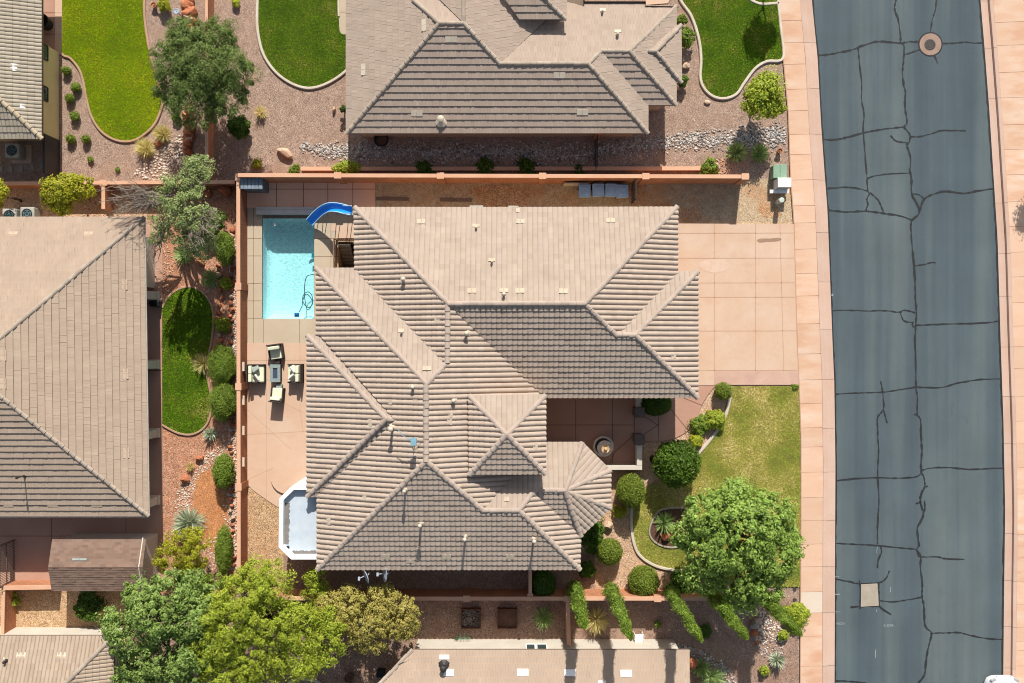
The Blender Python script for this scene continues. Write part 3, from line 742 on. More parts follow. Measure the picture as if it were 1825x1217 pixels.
def kerbline(name, prof, ln, sgn, seams):
    """extrude a kerb cross-section [(offset_px, z)] along the street line, cut at the seams"""
    mb = MB(); k = sorted(seams)
    for ya, yb in zip(k, k[1:]):
        ys = [ya+.25]+[y for y in range(-160, 1381, 24) if ya+2 < y < yb-2]+[yb-.25]
        vs = []
        for y in ys: vs += [P(xat(ln,y)+sgn*o, y, z) if False else Vector(((xat(ln,y)+sgn*o-CX)*S, (CY-y)*S, z)) for o, z in prof]
        n = len(prof); f = []
        for i in range(len(ys)-1):
            for j in range(n-1):
                q = [i*n+j, i*n+j+1, (i+1)*n+j+1, (i+1)*n+j]; f.append(q if sgn > 0 else q[::-1])
        mb.add(vs, f)
    return struct(mb, name, M_gutpan)
seamsW = [-150]+[c/3.926 for c in (-20,300,620,940)]+[300+c/3.926 for c in (82,450,795,1125)]+[600+c/3.926 for c in (300,640,946)]+[907+c/3.926 for c in (80,400,722,1095)]+[1290,1370]
kerbline('kerb', [(0,0),(0,.028),(10.5,.018),(12,.03),(15,.075),(17,.112),(19.5,.118),(22.5,.118),(22.5,.0)], RL, -1, seamsW)
EG = [(o, z) for o, z in ((0,0),(0,.028),(13.2,.016),(13.6,.17),(15,.182),(19.5,.185),(19.5,0))]
seamsE = [-150,-50,2,86,176,300+243/3.926,300+597/3.926,300+895/3.926,600+72/3.926,600+418/3.926,600+748/3.926,907+170/3.926,907+500/3.926,907+820/3.926,1190,1290,1370]
kerbline('kerb', EG, RR, 1, seamsE)
mb = MB()
ey = [-120,-80,-38,2,42,83,131,176,224,268]+[300+c/3.926 for c in (50,238,410,590,762,942,1105)]+[600+c/3.926 for c in (70,222,420,590,748,915,1097)]+[907+c/3.926 for c in (175,338,505,662,822,920)]+[1158,1185,1230,1280,1330,1375]
jt = MB()
for i, (ya, yb) in enumerate(zip(ey, ey[1:])):
    g = .3; q = [(xat(RR,ya)+19.8,ya+g),(xat(RR,ya)+76,ya+g-2),(xat(RR,yb)+76,yb-g-2),(xat(RR,yb)+19.8,yb-g)]
    mb.prism([p[:2] for p in W(q)], 0, .175+.002*(i % 2))
for ya, yb in zip(Y, Y[1:]):
    jt.add(W([(xat(RR,ya)+19,ya),(xat(RR,ya)+76,ya),(xat(RR,yb)+76,yb),(xat(RR,yb)+19,yb)], .165), [[3,2,1,0]])
struct(mb, 'sidewalk', M_walk); struct(jt, 'sidewalk_bed', M_joint)
# ------------------------------------------------------------------ drive, walks, patios, pool deck
hj = [416,460.5,504.5,530,590,660]
slab('driveway', [(1190,398.5),(1415,399.5),(1420.5,610),(1424,686),(1190,686)], [M_peach, M_joint], .1,
     [[(1200,y),(1419,y-.5)] for y in hj]+[[(1272.5,399),(1272.5,686)],[(1345.5,399),(1345.5,686)],[(1389,399),(1396.5,686)]], .035)
mb = MB(); mb.poly(W(smooth_px([(1349,428),(1356,425),(1372,425),(1388,423.5),(1393,427),(1384,430),(1366,431),(1354,432)],4,True), .106)[::-1]); mb.poly(W(smooth_px([(1246,470),(1262,462),(1290,463),(1300,476),(1280,486),(1256,482)],5,True), .1061)[::-1], 1)
mb.poly(W([(1273,661),(1423,660.5),(1423.5,685.5),(1273,685.5)], .1062)[::-1], 2)
struct(mb, 'driveway_stain', [plain('oil_stain', C(206,168,140,.5), C(186,150,124,.5), 8, 30, bump=0, fvar=.1), plain('pale_wash', C(247,217,194,.6), C(243,206,176,.58), 2.5, 20, bump=0), plain('mineral_wash', C(230,186,166,.55), C(238,200,174,.57), 1.2, 20, bump=0)])
wc = smooth_px([(1275,687),(1264,700),(1250,722),(1241,747),(1226,767),(1203,780),(1178,785.5),(1147,786)], 5)
slab('front_walk', [(960,690),(1190,686.5),(1275,686.6)]+wc[1:]+[(1147,839),(1040,839),(960,780)], [M_pinkdeck, M_djoint], .08,
     [[(960,757),(1130,757)],[(1026,700),(1026,800)],[(1091,700),(1091,838)],[(1130,700),(1130,830)],[(1130,730),(1172,757)],[(1172,757),(1145,775)],[(1172,720),(1174,785)],[(1188,720),(1226,767)],[(1196,700),(1250,722)],[(1130,775),(1095,805),(1085,830)]], .03)
area('flower_bed', [(1276,690)]+[(x+1,y+1) for x,y in wc[3:26]]+[(1226,800),(1238,812),(1262,786),(1286,750),(1299,700),(1300,690)], G_orange, .03)
hol = (POOL, PIT)
mb = MB(); sheet(mb, 441, 370, 668, 480, .03, hol); sheet(mb, 441, 480, 600, 611, .03, (POOL,))
for j in ([(441,425),(467,425)],[(441,456),(467,456)],[(441,505),(467,505)],[(441,536),(467,536)],[(441,567),(467,567)],[(470,569),(470,611)],[(534,569),(534,611)],[(560,425),(600,425)],[(560,457),(603,457)],[(590,400),(590,480)],[(560,490),(570,490)],[(452,370),(452,611)]): mb.ribbon(W(j), .028, .034, 1)
struct(mb, 'pool_deck', [M_deck, M_fjoint])
slab('terrace', [(430,318),(668,318),(668,370.5),(430,370.5)], [M_terrace, M_djoint], .026,
     [[(430,337),(668,337)],[(493,322),(493,370)],[(541,322),(541,370)],[(584.5,322),(584.5,370)],[(629,322),(629,370)]], .028)
area('terrace', [(590,400),(634,400),(634,428),(600,428),(600,412),(590,412)], M_peach, .036)
edge_sw = smooth_px([(441,862),(450,872),(462,881),(478,892),(497,904),(515,910),(570,912)], 4)
slab('patio', [(441,611),(600,611),(600,912)]+edge_sw[::-1], [M_peach, M_joint], .04,
     [[(441,642),(560,642)],[(475,612),(475,905)],[(441,730),(560,838)],[(441,774),(560,768)],[(441,855),(560,800)],[(441,680),(480,677),(560,676)],[(500,715),(540,735)],[(535,612),(535,735),(541,770)],[(541,840),(531,850),(534,870),(545,880)]], .02)
lip = smooth_px([(548,770),(537,782),(520,800),(500,818),(488,835),(484,852),(490,868),(505,878),(540,884)], 5)
slab('patio_step', [(570,765)]+lip+[(570,884)], [M_peach, M_joint], .16)
slab('west_patio', [(230,392),(290,392),(290,1040),(30,1050),(-40,1050),(-40,918),(230,918)], [M_pinkdeck, M_djoint], .03,
     [[(0,955),(230,955)],[(92,918),(92,1040)],[(225,918),(225,1040)],[(230,660),(290,660)],[(230,540),(290,540)]], .03)
slab('corner_terrace', [(60,-60),(98,-60),(98,98),(60,98)], [M_pinkdeck, M_djoint], .03, [[(60,23),(98,23)],[(60,61),(98,61)]], .03)
slab('corner_walk', [(98.5,-60),(111.5,-60),(111.5,97),(98.5,97)], [M_peach, M_joint], .045, [[(98.5,y),(111.5,y)] for y in (-20,23,61)], .03)
slab('concrete_path', [(604,-40),(640,-40),(640,120),(615,90),(606,60),(603,20)], [M_deck, M_fjoint], .05, [[(604,22),(640,22)]], .03)
slab('concrete_path', [(1150,-20),(1206,-20),(1190,6),(1150,9)], [M_peach, M_joint], .04)
# ------------------------------------------------------------------ lawns
lawnA = smooth_px([(112,-40),(112,60),(112,96),(126,104),(142,124),(150,148),(155,175),(162,203),(175,227),(192,243),(215,252),(238,251),(258,240),(276,222),(287,198),(291,178),(286,160),(276,125),(268,95),(262,60),(258,20),(260,-40)], 5)
lawnN = smooth_px([(462,-40),(459,20),(460,55),(468,92),(484,120),(506,141),(534,155),(560,157),(590,146),(618,126),(640,100),(640,60),(608,60),(604,20),(604,-40)], 5)
lawnE = smooth_px([(1198,-40),(1212,0),(1232,30),(1245,70),(1249,105),(1248,140),(1256,160),(1272,173),(1292,176),(1312,168),(1326,148),(1345,123),(1366,110),(1395,104),(1391,50),(1386,0),(1383,-40)], 5)
lawnW = smooth_px([(290,548),(300,530),(318,516),(340,511),(362,521),(376,541),(381,565),(379,600),(372,635),(369,660),(374,690),(378,715),(374,745),(362,764),(342,774),(320,772),(302,764),(290,757)], 5)
lawnF = [(1303,688),(1423,688),(1426.5,778),(1426.5,910),(1426,1045),(1330,1045)]+smooth_px([(1260,1022),(1213,1017),(1186,1013),(1166,1007),(1146,995),(1133,978),(1125.5,945),(1125,903),(1139,876),(1177,856),(1210,838),(1238,812),(1262,786),(1288,750),(1299,715),(1303,688)], 5)[:-1]
ring = smooth_px([(1158,938),(1159,956),(1174,970),(1198,975),(1222,968),(1236,945),(1232,918),(1218,905),(1185,906),(1170,914)], 5, True)
T_lush = grassmat('lush_grass', [(.34, C(92,134,10,1.4)), (.48, C(134,164,14,1.4)), (.58, C(158,174,24,1.4)), (.7, C(180,184,40,1.4))])
T_deep = grassmat('deep_grass', [(.36, C(66,104,12,1.75)), (.48, C(94,130,22,1.75)), (.57, C(118,138,38,1.65)), (.68, C(176,164,92,1.5))], .7)
T_dry = grassmat('dry_grass', [(.36, C(112,140,52,1.35)), (.45, C(142,156,62,1.4)), (.53, C(180,176,100,1.4)), (.63, C(218,202,150,1.4))], .42)
for nm, pl, m, gm, dn in (('A', lawnA, T_lush, C(136,140,14), 1700), ('N', lawnN, T_deep, C(88,98,16), 1700), ('E', lawnE, T_deep, C(88,102,14), 1700), ('W', lawnW, T_deep, C(84,98,14), 1700), ('F', lawnF, T_dry, C(172,158,78), 1700)):
    slab('lawn', pl, plain('turf_soil', gm, tuple(x*.7 for x in gm[:3])+(1,), 1.2, 20, fvar=.3, bump=.5, bd=.03), .075)
    grass('grass', pl, m, dn, .042, .026, .075, [ring] if nm == 'F' else ())
area('planter_soil', ring, G_soil, .095)
def edging(pts, w, h, mat, label, closed=False, group=None):
    mb = MB(); p = [Vector(q[:2]) for q in W(pts)]; n = len(p)
    vs, fs = [], []; prof = [(-.5,0),(-.5,.75),(-.3,1),(.3,1),(.5,.75),(.5,0)]
    for i in range(n):
        d = ((p[(i+1)%n]-p[i-1]) if closed else (p[min(i+1,n-1)]-p[max(i-1,0)])).normalized(); nr = Vector((-d.y, d.x))
        vs += [(*(p[i]+nr*o*w), z*h) for o, z in prof]
    for i in range(n if closed else n-1):
        for k in range(5): fs.append([i*6+k, i*6+k+1, ((i+1)%n)*6+k+1, ((i+1)%n)*6+k])
    mb.add(vs, fs)
    return tag(mb.build('lawn_edging', mat, origin=P(*pts[len(pts)//2])), label, 'edging', group)
edging(lawnA[10:], .13, .11, M_edge_pink, 'pinkish concrete edging round the bright yellow-green lawn, top left')
edging(lawnN[:56], .15, .12, M_edge, 'white curved edging round the oval lawn west of the north house')
edging(lawnN[64:], .12, .11, M_edge, 'white edging between the oval north lawn and the concrete path')
edging(lawnE[:91], .15, .12, M_edge, 'white winding edging of the deep green lawn by the upper sidewalk')
edging(lawnW, .12, .11, M_edge_pink, 'pink curved edging round the shaded lawn west of the long block wall')
edging(smooth_px([(1301,688),(1299,715),(1288,750),(1262,787),(1238,814)], 6), .17, .14, M_edge, 'pale stone kerb between the flower bed and the front lawn')
edging(smooth_px([(1139,876),(1128,892),(1125,903),(1125.5,945),(1133,978),(1146,995),(1166,1007),(1186,1013),(1213,1017),(1260,1022)], 6), .16, .13, M_edge, 'white curved edging between the front lawn and the orange gravel')
edging(ring, .10, .15, M_conc, 'kidney-shaped edging ring round the yucca planter in the front lawn', True)
edging(smooth_px([(1330,-6),(1340,2),(1358,8),(1387,6)], 5), .15, .12, M_edge, 'short white edging arc at the top edge of the upper green lawn')
edging(smooth_px([(505,1230),(518,1214),(535,1209),(552,1210),(572,1217),(584,1232)], 5), .14, .12, M_edge, 'small round white edging under the yellow-green tree at the bottom')
# ------------------------------------------------------------------ houses
N_, S_, E_, W_ = (0,1), (0,-1), (1,0), (-1,0)
def shell(root, eave_px, ze, inset, mat, soffit=True, fascia=M_fascia, drop=.17, walls=None, z0=0.0):
    eave = [tuple(p[:2]) for p in W(eave_px, ze)]
    mb = MB(); mb.prism(walls or offset_poly(eave, inset), z0, ze-drop+.0, bottom=False, cap=False)
    w = part(mb, 'wall', mat, root)
    mb = MB(); inner = offset_poly(eave, .03); n = len(eave)
    for i in range(n):
        a, b, c, d = eave[i], eave[(i+1)%n], inner[(i+1)%n], inner[i]
        for p, q, s in ((a, b, 1), (c, d, 1)): mb.add([(*p, ze-drop), (*q, ze-drop), (*q, ze+.0), (*p, ze+.0)], [[0,1,2,3]])
    mb.add([(*p, ze-drop) for p in eave], [list(range(n))])
    part(mb, 'eaves', fascia, root)
    return w
def caps_on(root, segs, mat, r=.115, name='ridge_tiles'):
    for pl, a, b in segs:
        mb = MB(); ridge_caps(mb, pl.at(*a), pl.at(*b), r); part(mb, name, mat, root, smooth=False)
def vents(roof, items, name='roof_vent', mat=None, lift=.03):
    """low pale vent tiles lying on the roof: (plane, px, py, w_px, h_px)"""
    for pl, x, y, w, h in items:
        mb = MB(); c = pl.at(x, y); nz = Vector((pl.d.x*pl.m, pl.d.y*pl.m, 1)).normalized()
        q = Matrix((pl.t.to_3d(), (nz.cross(pl.t.to_3d())), nz)).transposed().to_4x4()
        horiz = abs(pl.t.x) > .5; sw, sh = (w, h) if horiz else (h, w)
        k = S*.92; n = 2
        for i in range(n):
            o = (i-.5)*sw*k/n
            mb.box(c+nz*lift+q @ Vector((o, 0, 0)), (sw*k/n*.99, sh*k, .04), M=q, taper=.97)
        part(mb, name, mat or M_vent, roof)
def pipes(roof, items, mat=None):
    """flue pipes with a flashing and a rain cap: (plane, px, py of the top, height, radius)"""
    for pl, x, y, h, r in items:
        z = pl.z(x, y); z = pl.z(*[CX+(x-CX)*(H-z-h)/(H-z), CY+(y-CY)*(H-z-h)/(H-z)])
        top = P(x, y, z+h); b = Vector((top.x, top.y, z-.1)); mb = MB()
        mb.tube([b, top], r*.6, 8); mb.lathe(top, [(r,-.1),(r*1.15,-.04),(r,.02),(r*.4,.07)], 10); mb.lathe(Vector((top.x, top.y, z+.04)), [(r*2.0,-.05),(r*.8,.1)], 10)
        part(mb, 'vent_pipe', mat or M_vent, roof)
def window(wall, a, b, z0, z1, frame=None, panes=2):
    """window on a wall line a-b (world xy), facing left of a->b"""
    a, b = Vector((*a[:2], 0)), Vector((*b[:2], 0)); d = (b-a).normalized(); nr = Vector((-d.y, d.x, 0)); L = (b-a).length
    mb = MB(); q = Matrix((d, nr, Vector((0,0,1)))).transposed().to_4x4(); m = (a+b)/2
    for z in (z0, z1): mb.box(m+Vector((0,0,z)), (L, .09, .07), M=q)
    for i in range(panes+1): mb.box(a+d*(L*i/panes)+Vector((0,0,(z0+z1)/2)), (.06, .085, z1-z0-.07), M=q)
    w = part(mb, 'window', frame or M_white, wall)
    mb = MB(); mb.box(m+Vector((0,0,(z0+z1)/2)), (L-.02, .04, z1-z0-.02), M=q); part(mb, 'pane', M_glass, w)
# ---------------- main house: barrel-tiled hip roof
m = .43; ZE = 3.75
FN = Plane(N_, 920,370,ZE, m); FW1 = Plane(W_, 632,420,ZE, m); FE1 = Plane(E_, 1207,420,ZE, m); FS1 = Plane(S_, 1100,708,ZE, .445)
FNx = Plane(N_, 1225,484,ZE, m); FEx = Plane(E_, 1243,600,ZE, m)
FN2 = Plane(N_, 600,478,ZE, m); FW2 = Plane(W_, 564.5,800,ZE, m); FS2 = Plane(S_, 800,1014,ZE, m); FE2 = Plane(E_, 759,740,FW2.z(759,740), m)
FN3 = Plane(N_, 560,598,ZE, m); FW3 = Plane(W_, 548,740,ZE, m); FS3 = Plane(S_, 556,884,ZE, m)
FN4 = Plane(N_, 1005,788,ZE, m); FE4 = Plane(E_, 1033,980,ZE, m); FSo = Plane(S_, 1010,949,ZE, m)
FNE = Plane((1,1), 1063,813,ZE, .43); FEo = Plane(E_, 1088,870,ZE, .40); FSE = Plane((1,-1), 1062,930,ZE, .43)
ZT = 5.6; FTN = Plane(N_, 904,705,ZT, m); FTE = Plane(E_, 972,774,ZT, m); FTS = Plane(S_, 904,844,ZT, m); FTW = Plane(W_, 836,775,ZT, m)
main = thing('house', 'large tan house with barrel-tiled hip roofs in the centre, beside the pool', 'house', P(890,690))
rf = Roof(.25, .29, S_PROF, .048, seed=3)
rf.face(FN, [(632,370),(1207,368.5),(1042,541),(799,541)])
rf.face(FW1, [(632,370),(799,541),(797,647),(789,642),(633,479)])
rf.face(FE1, [(1207,369),(1207,487),(1102,595),(1098,597),(1042,541)])
rf.face(FS1, [(799,541),(1042,541),(1098,597),(1133,597),(1243,708),(972,708)])
rf.face(FNx, [(1206,484.5),(1243,484),(1133,597),(1097,597)])
rf.face(FEx, [(1243,484),(1243,708),(1133,597)])
rf.face(FN2, [(563,478),(634,478),(792,641),(797,647),(760,684)])
rf.face(FW2, [(564.5,478),(760,684),(759.5,822),(566,1014),(566,884),(706,749),(572,598),(564.5,598)])
rf.face(FN3, [(548,598),(572,598),(707,748),(687,746.5)])
rf.face(FW3, [(548,598),(688,746.5),(548,884.5)])
rf.face(FS3, [(548,884.5),(688,747),(707,748),(566,885)])
rf.face(FS2, [(566,1014.5),(759.5,822),(861,909.5),(925,909.5),(1033.5,1014.5)])
rf.face(FE2, [(797,541),(800,541),(972,708),(966,840),(861,910),(759.5,822),(760,684),(797,646)])
rf.face(FN4, [(972,788),(1038,788),(1007,874),(950,878),(925,909),(861,909),(925,838),(940,800)])
rf.face(FE4, [(925,909),(950,878),(1035,955),(1033.5,1014.5)])
rf.face(FSo, [(948,874.5),(1007,874.5),(1035,955)])
rf.face(FNE, [(1038,788),(1088,838),(1007,874.5)])
rf.face(FEo, [(1088,838),(1088,905),(1007,874.5)])
rf.face(FSE, [(1088,905),(1035,955),(1007,874.5)])
rf.face(FTN, [(836,705.5),(972,704.5),(903.5,775)]); rf.face(FTE, [(972,704.5),(972,843.5),(903.5,775)])
rf.face(FTS, [(972,843.5),(837,845),(903.5,775)]); rf.face(FTW, [(837,845),(836,705.5),(903.5,775)])
main_roof = rf.build(M_tile_main, main)
caps_on(main, [(FN,(632,370),(799,541)),(FN,(799,541),(1042,541)),(FN,(1207,369),(1042,541)),(FS1,(1098,597),(1042,541)),(FS1,(1098,597),(1133,597)),(FNx,(1243,484),(1133,597)),(FEx,(1243,708),(1133,597)),
  (FW1,(797.5,646),(797.5,541)),(FN2,(797,646),(760.5,684)),(FN2,(563,478),(760,684)),(FW2,(759.5,822),(759.5,685)),(FW3,(548,598),(688,746.5)),(FW3,(548,884.5),(688,746.5)),(FN3,(688,746.5),(707,748)),
  (FS2,(566,1014),(759.5,822)),(FS2,(861,909.5),(759.5,822)),(FS2,(861,909.5),(925,909.5)),(FS2,(1033.5,1014.5),(925,909.5)),(FN4,(950,877),(925,909)),
  (FN4,(967,873.5),(1007,874)),(FEo,(1088,838),(1007,874.5)),(FEo,(1088,905),(1007,874.5)),(FSE,(1035,955),(1007,874.5)),(FN4,(1037.5,789),(1007,874)),
  (FTN,(836,705.5),(903.5,775)),(FTN,(972,704.5),(903.5,775)),(FTS,(972,843.5),(903.5,775)),(FTS,(837,845),(903.5,775))], M_cap, .125)
main_eave = [(632,370),(1207,369),(1207,484),(1243,484),(1243,708),(972,708),(972,788),(1038,788),(1088,838),(1088,905),(1035,955),(1033.5,1014),(566,1014),(566,884.5),(548,884.5),(548,598),(564,598),(564,478),(632,478)]
main_wall = shell(main, main_eave, ZE-.01, .5, M_stucco)
te = [tuple(p[:2]) for p in W([(836,705.5),(972,704.5),(972,843.5),(837,845)], ZT)]
mb = MB(); mb.prism(offset_poly(te, .22), 3.4, ZT-.1, bottom=False); mb.prism(te, ZT-.16, ZT-.01)
part(mb, 'entry_tower', M_stucco, main)
vents(main_roof, lift=.07, mat=plain('dull_vent', C(228,212,186,.58), C(216,198,172,.58), 4, 30, bump=0), items=[(FN,751,396,15,9),(FN,928,395,16,9),(FN,1088,394,16,9),(FN,841,519,16,9),(FN,898,518,16,8),(FN,926.5,519,16,9),(FN,1004,519.5,16,9),(FN,923,376,7,9),(FN,848.5,403,13,6),(FN,876.5,464,12,6),
  (FE1,1204,500,6,8),(FE1,1135,502,9,6),(FW2,586,553,9,14),(FW1,780,570,10,12),(FN2,761,657,15,8),(FN2,715,590,11,7),(FW2,697,716,8,9),(FW2,741,716,9,8),(FW3,661,753,9,13),(FW2,741.5,799,9,12),(FW2,651,885,9,10),(FW2,587,927,10,15),
  (FS2,687,991,16,10),(FS2,796,991,16,10),(FS2,910,991,16,10),(FS2,731,999,13,7),(FE2,800,750,9,14),(FE2,802,740,8,10),(FEx,1199,635,10,7),(FTE,953,795,9,12),(FN4,903,890,9,8)])
pipes(main_roof, [(FW1,718,497,.42,.10),(FW2,735,690,.35,.08),(FW2,695.7,765,.95,.11),(FE2,831,594,.45,.10),(FE2,808,714.5,.35,.09),(FS2,720,876,.7,.08),(FS2,748,937.5,.8,.09),(FS2,828,962,.95,.09),(FS2,745,977,.3,.07),(FS2,952,965.6,.8,.09),(FN,848.5,405,.22,.05),(FN,876.5,466,.28,.05),(FN,898,524,.35,.07),(FN2,715,592,.25,.05)])
# front of the house: courtyard post and windows under the eaves (hidden from above, real from elsewhere)
# bay with a flat roof behind a white parapet
bay_o = [(575,865.5),(521,865.5),(498,888),(496.5,975),(519,997),(575,997)]
bo = [tuple(p[:2]) for p in W(bay_o, 3.45)]; bi = offset_poly(bo, .2)
bi[0] = (bo[0][0], bi[0][1]); bi[-1] = (bo[-1][0], bi[-1][1])
mb = MB(); mb.prism(bo, 0, 3.1, bottom=False)
n = len(bo)
for i in range(n-1):
    a, b, c, d = bo[i], bo[i+1], bi[i+1], bi[i]
    mb.add([(*a,3.1),(*b,3.1),(*b,3.45),(*a,3.45),(*d,3.11),(*c,3.11),(*c,3.45),(*d,3.45)], [[0,1,2,3],[5,4,7,6],[3,2,6,7]])
part(mb, 'bay_parapet', M_white, main)
t = NT('roof_membrane'); v = t.pos(); nz = t.noise(v, 2.2, 6, .7)
M_membrane = t.finish(t.mix(t.remap(t.noise(v, 14, 3), .55, .7, 0, .2), t.ramp(nz, [(.35, C(226,236,242)), (.6, C(214,226,236))]), C(200,196,190)), .6)
mb = MB(); mb.add([(*p, 3.114) for p in bi], [list(range(len(bi)))]); part(mb, 'bay_roof', M_membrane, main)
M_stain = plain('dried_mud', C(170,164,158,.5), C(148,142,136,.5), 3, 20, fvar=.2)
mb = MB()
def jag(x0,y0,x1,y1,w,n=22):
    pts = [(x0+(x1-x0)*i/n, y0+(y1-y0)*i/n) for i in range(n+1)]; L, Rr = [], []
    for x, y in pts:
        a = w*random.uniform(.75,1.1)
        if abs(x1-x0) < abs(y1-y0): L.append((x, y)); Rr.append((x+a, y))
        else: L.append((x, y)); Rr.append((x, y-a))
    for i in range(n): mb.add(W([L[i], L[i+1], Rr[i+1], Rr[i]], 3.118), [[0,1,2,3]])
jag(507.5,896,506.5,970,9.5); part(mb, 'bay_stain', M_stain, main); mb = MB(); jag(521,988,564,988.5,7.5)
part(mb, 'bay_stain', M_stain, main)
mb = MB(); mb.lathe(P(513,975,3.12), [(.08,0),(.085,.06),(.05,.08)], 12); part(mb, 'roof_drain', M_black, main)
mb = MB(); mb.box(P(849,369,ZE-.05)+Vector((0,.0,0)), (.66,.16,.1)); part(mb, 'gutter_outlet', M_gutter, main); mb = MB(); mb.box(P(915,368.5,ZE-.05), (.5,.1,.1)); part(mb, 'gutter_outlet', M_gutter, main)
# antenna on the west slope
ant = thing('roof_antenna', 'small blue-grey antenna on a tripod mast near the vertical ridge of the central roof', 'antenna', FW2.at(741,783))
b0 = FW2.at(741,785); t0 = b0+Vector((-.05,.05,.9)); mb = MB()
mb.tube([b0, t0], .018, 6)
for dx, dy in ((-.35,.1),(.3,-.12),(-.1,-.35)): mb.tube([b0+Vector((dx,dy,.02+dx*.43)), b0.lerp(t0,.55)], .012, 5)
part(mb, 'mast', M_grey, ant)
mb = MB(); mb.box(t0+Vector((.05,0,.06)), (.26,.34,.16)); mb.beam(t0, t0+Vector((-.45,.28,.05)), .03); mb.beam(t0+Vector((-.45,.28,.05)), t0+Vector((-.7,.6,.05)), .03)
part(mb, 'aerial', plain('pale_blue_plastic', C(150,196,210), C(136,180,196), 5, 30), ant)
# satellite dishes on the south fascia
M_dish = plain('dish_paint', C(206,216,226), C(190,202,214), 5, 30, rough=.4, bump=0)
def dish(px, py, lean, label):
    b = P(px+4, 1011, ZE-.1); c = P(px, py, ZE); root = thing('satellite_dish', label, 'satellite dish', b, 'satellite dishes under the south eave')
    ax = Vector((-math.cos(lean), -math.sin(lean)*1, .42)).normalized(); q = ax.to_track_quat('Z', 'Y').to_matrix().to_4x4()
    mb = MB(); mb.lathe(c, [(.02,-.02),(.2,.0),(.37,.06),(.37,.075),(.2,.02),(.02,0)], 22, M=q); part(mb, 'reflector', M_dish, root, smooth=True)
    mb = MB(); mb.tube([b, b+Vector((0,-.18,-.15)), c-ax*.08], .025, 6); part(mb, 'bracket', M_grey, root)
    mb = MB(); e = c+ax*.45+Vector((0,0,-.18)); mb.tube([c-ax*.02+Vector((0,0,-.25)), e], .022, 6); mb.box(e, (.1,.17,.1)); part(mb, 'feed_arm', M_dish, root)
dish(654, 1026, .35, 'left grey satellite dish, tilted further, below the south eave of the central house')
dish(688, 1023.5, .0, 'right grey satellite dish, its arm level, below the south eave of the central house')
# ---------------- north house: flat concrete tile
m = .40
NW = Plane(W_, 617,120,2.9, m); NS = Plane(S_, 900,237,2.9, m); NE = Plane(E_, 891,113,4.12, m); NNt = Plane(N_, 800,41,4.85, m); NWt = Plane(W_, 825,20,4.87, m)
NUs = Plane(S_, 960,34,3.95, m); NUe = Plane(E_, 1010,20,3.95, m); NN = Plane(N_, 970,113,4.12, m); NE1 = Plane(E_, 1205,30,2.9, m); NEs = Plane(E_, 1155,220,2.9, m)
NS2 = Plane(S_, 1180,187,2.9, m); NGn = Plane(N_, 1200,45,2.9, m); NGs = Plane(S_, 1200,147,2.9, m); NGe = Plane(E_, 1215,100,2.9, m)
hn = thing('house', 'grey-brown house with a flat-tiled roof at the top, north of the long block wall', 'house', P(890,100))
rf = Roof(.165, .335, FLAT_PROF, .042, True, 5)
rf.face(NW, [(617,-90),(617,238),(783,41),(737,0),(650,-90)])
rf.face(NS, [(617,238),(783,41),(826,41),(891,113),(1049,113),(1155,237)])
rf.face(NNt, [(737,0),(785,0),(826,40.5),(783,41),(737,0)][:4]); rf.face(NNt, [(650,-90),(700,-90),(785,0),(737,0)])
rf.face(NWt, [(700,-90),(826,-90),(826,40.5),(785,0)])
rf.face(NE, [(826,-90),(930,-90),(1005,5),(953,54),(891,113),(826,41)])
rf.face(NUs, [(880,-30),(926,35),(1009,35),(945,-30)]); rf.face(NUe, [(945,-30),(1009,35),(1011,-30)])
rf.face(NN, [(891,113),(1049,113),(1071,91),(1122,91),(1206,11),(1151,10),(1151,2),(1042,2),(1041,12),(930,-20),(953,54)])
rf.face(NE1, [(1122,91),(1206,11),(1206,187)]); rf.face(NEs, [(1049,113),(1071,91),(1155,188),(1155,237)])
rf.face(NS2, [(1071,91),(1122,91),(1205,187),(1154,188)])
rf.face(NGn, [(1184,45),(1214,45),(1169,91),(1130,91)]); rf.face(NGs, [(1130,91),(1169,91),(1215,147),(1182,147)]); rf.face(NGe, [(1169,91),(1214,45),(1215,147)])
north_roof = rf.build(M_tile_north, hn)
caps_on(hn, [(NS,(617,238),(783,41)),(NS,(783,41),(826,41)),(NS,(891,113),(826,41)),(NS,(891,113),(1049,113)),(NS,(1155,237),(1049,113)),(NN,(1049,113),(1071,91)),(NN,(1071,91),(1122,91)),(NN,(1206,11),(1122,91)),(NS2,(1205,187),(1122,91)),
  (NGn,(1214,45),(1169,91)),(NGs,(1215,147),(1169,91)),(NGn,(1130,91),(1169,91)),(NNt,(737,0),(783,41)),(NE,(826,-60),(826,41)),(NUs,(1009,35),(945,-30))], M_cap_grey, .1)
shell(hn, [(617,-90),(617,238),(1155,237),(1155,188),(1205,187),(1206,147),(1215,147),(1214,45),(1206,45),(1206,11),(1151,10),(1151,2),(1042,2),(1041,-90)], 2.89, .45, M_stucco)
mb = MB(); ue = [tuple(p[:2]) for p in W([(880,-60),(880,34),(1009,34),(1010,-60)], 3.9)]; mb.prism(offset_poly(ue, .25), 2.5, 3.85, bottom=False); part(mb, 'upper_wall', M_stucco, hn)
vents(north_roof, [(NW,648,124,9,21),(NW,756,45,9,21),(NS,804,70,21,10),(NS,743,202,21,10),(NS,997,134,21,10),(NS,1038,200,21,10),(NN,1074,18,11,6),(NN,1101,56,12,6)])
pipes(north_roof, [(NS,785,211,.55,.16),(NN,1074,19,.25,.05),(NN,1101,60,.25,.07)])
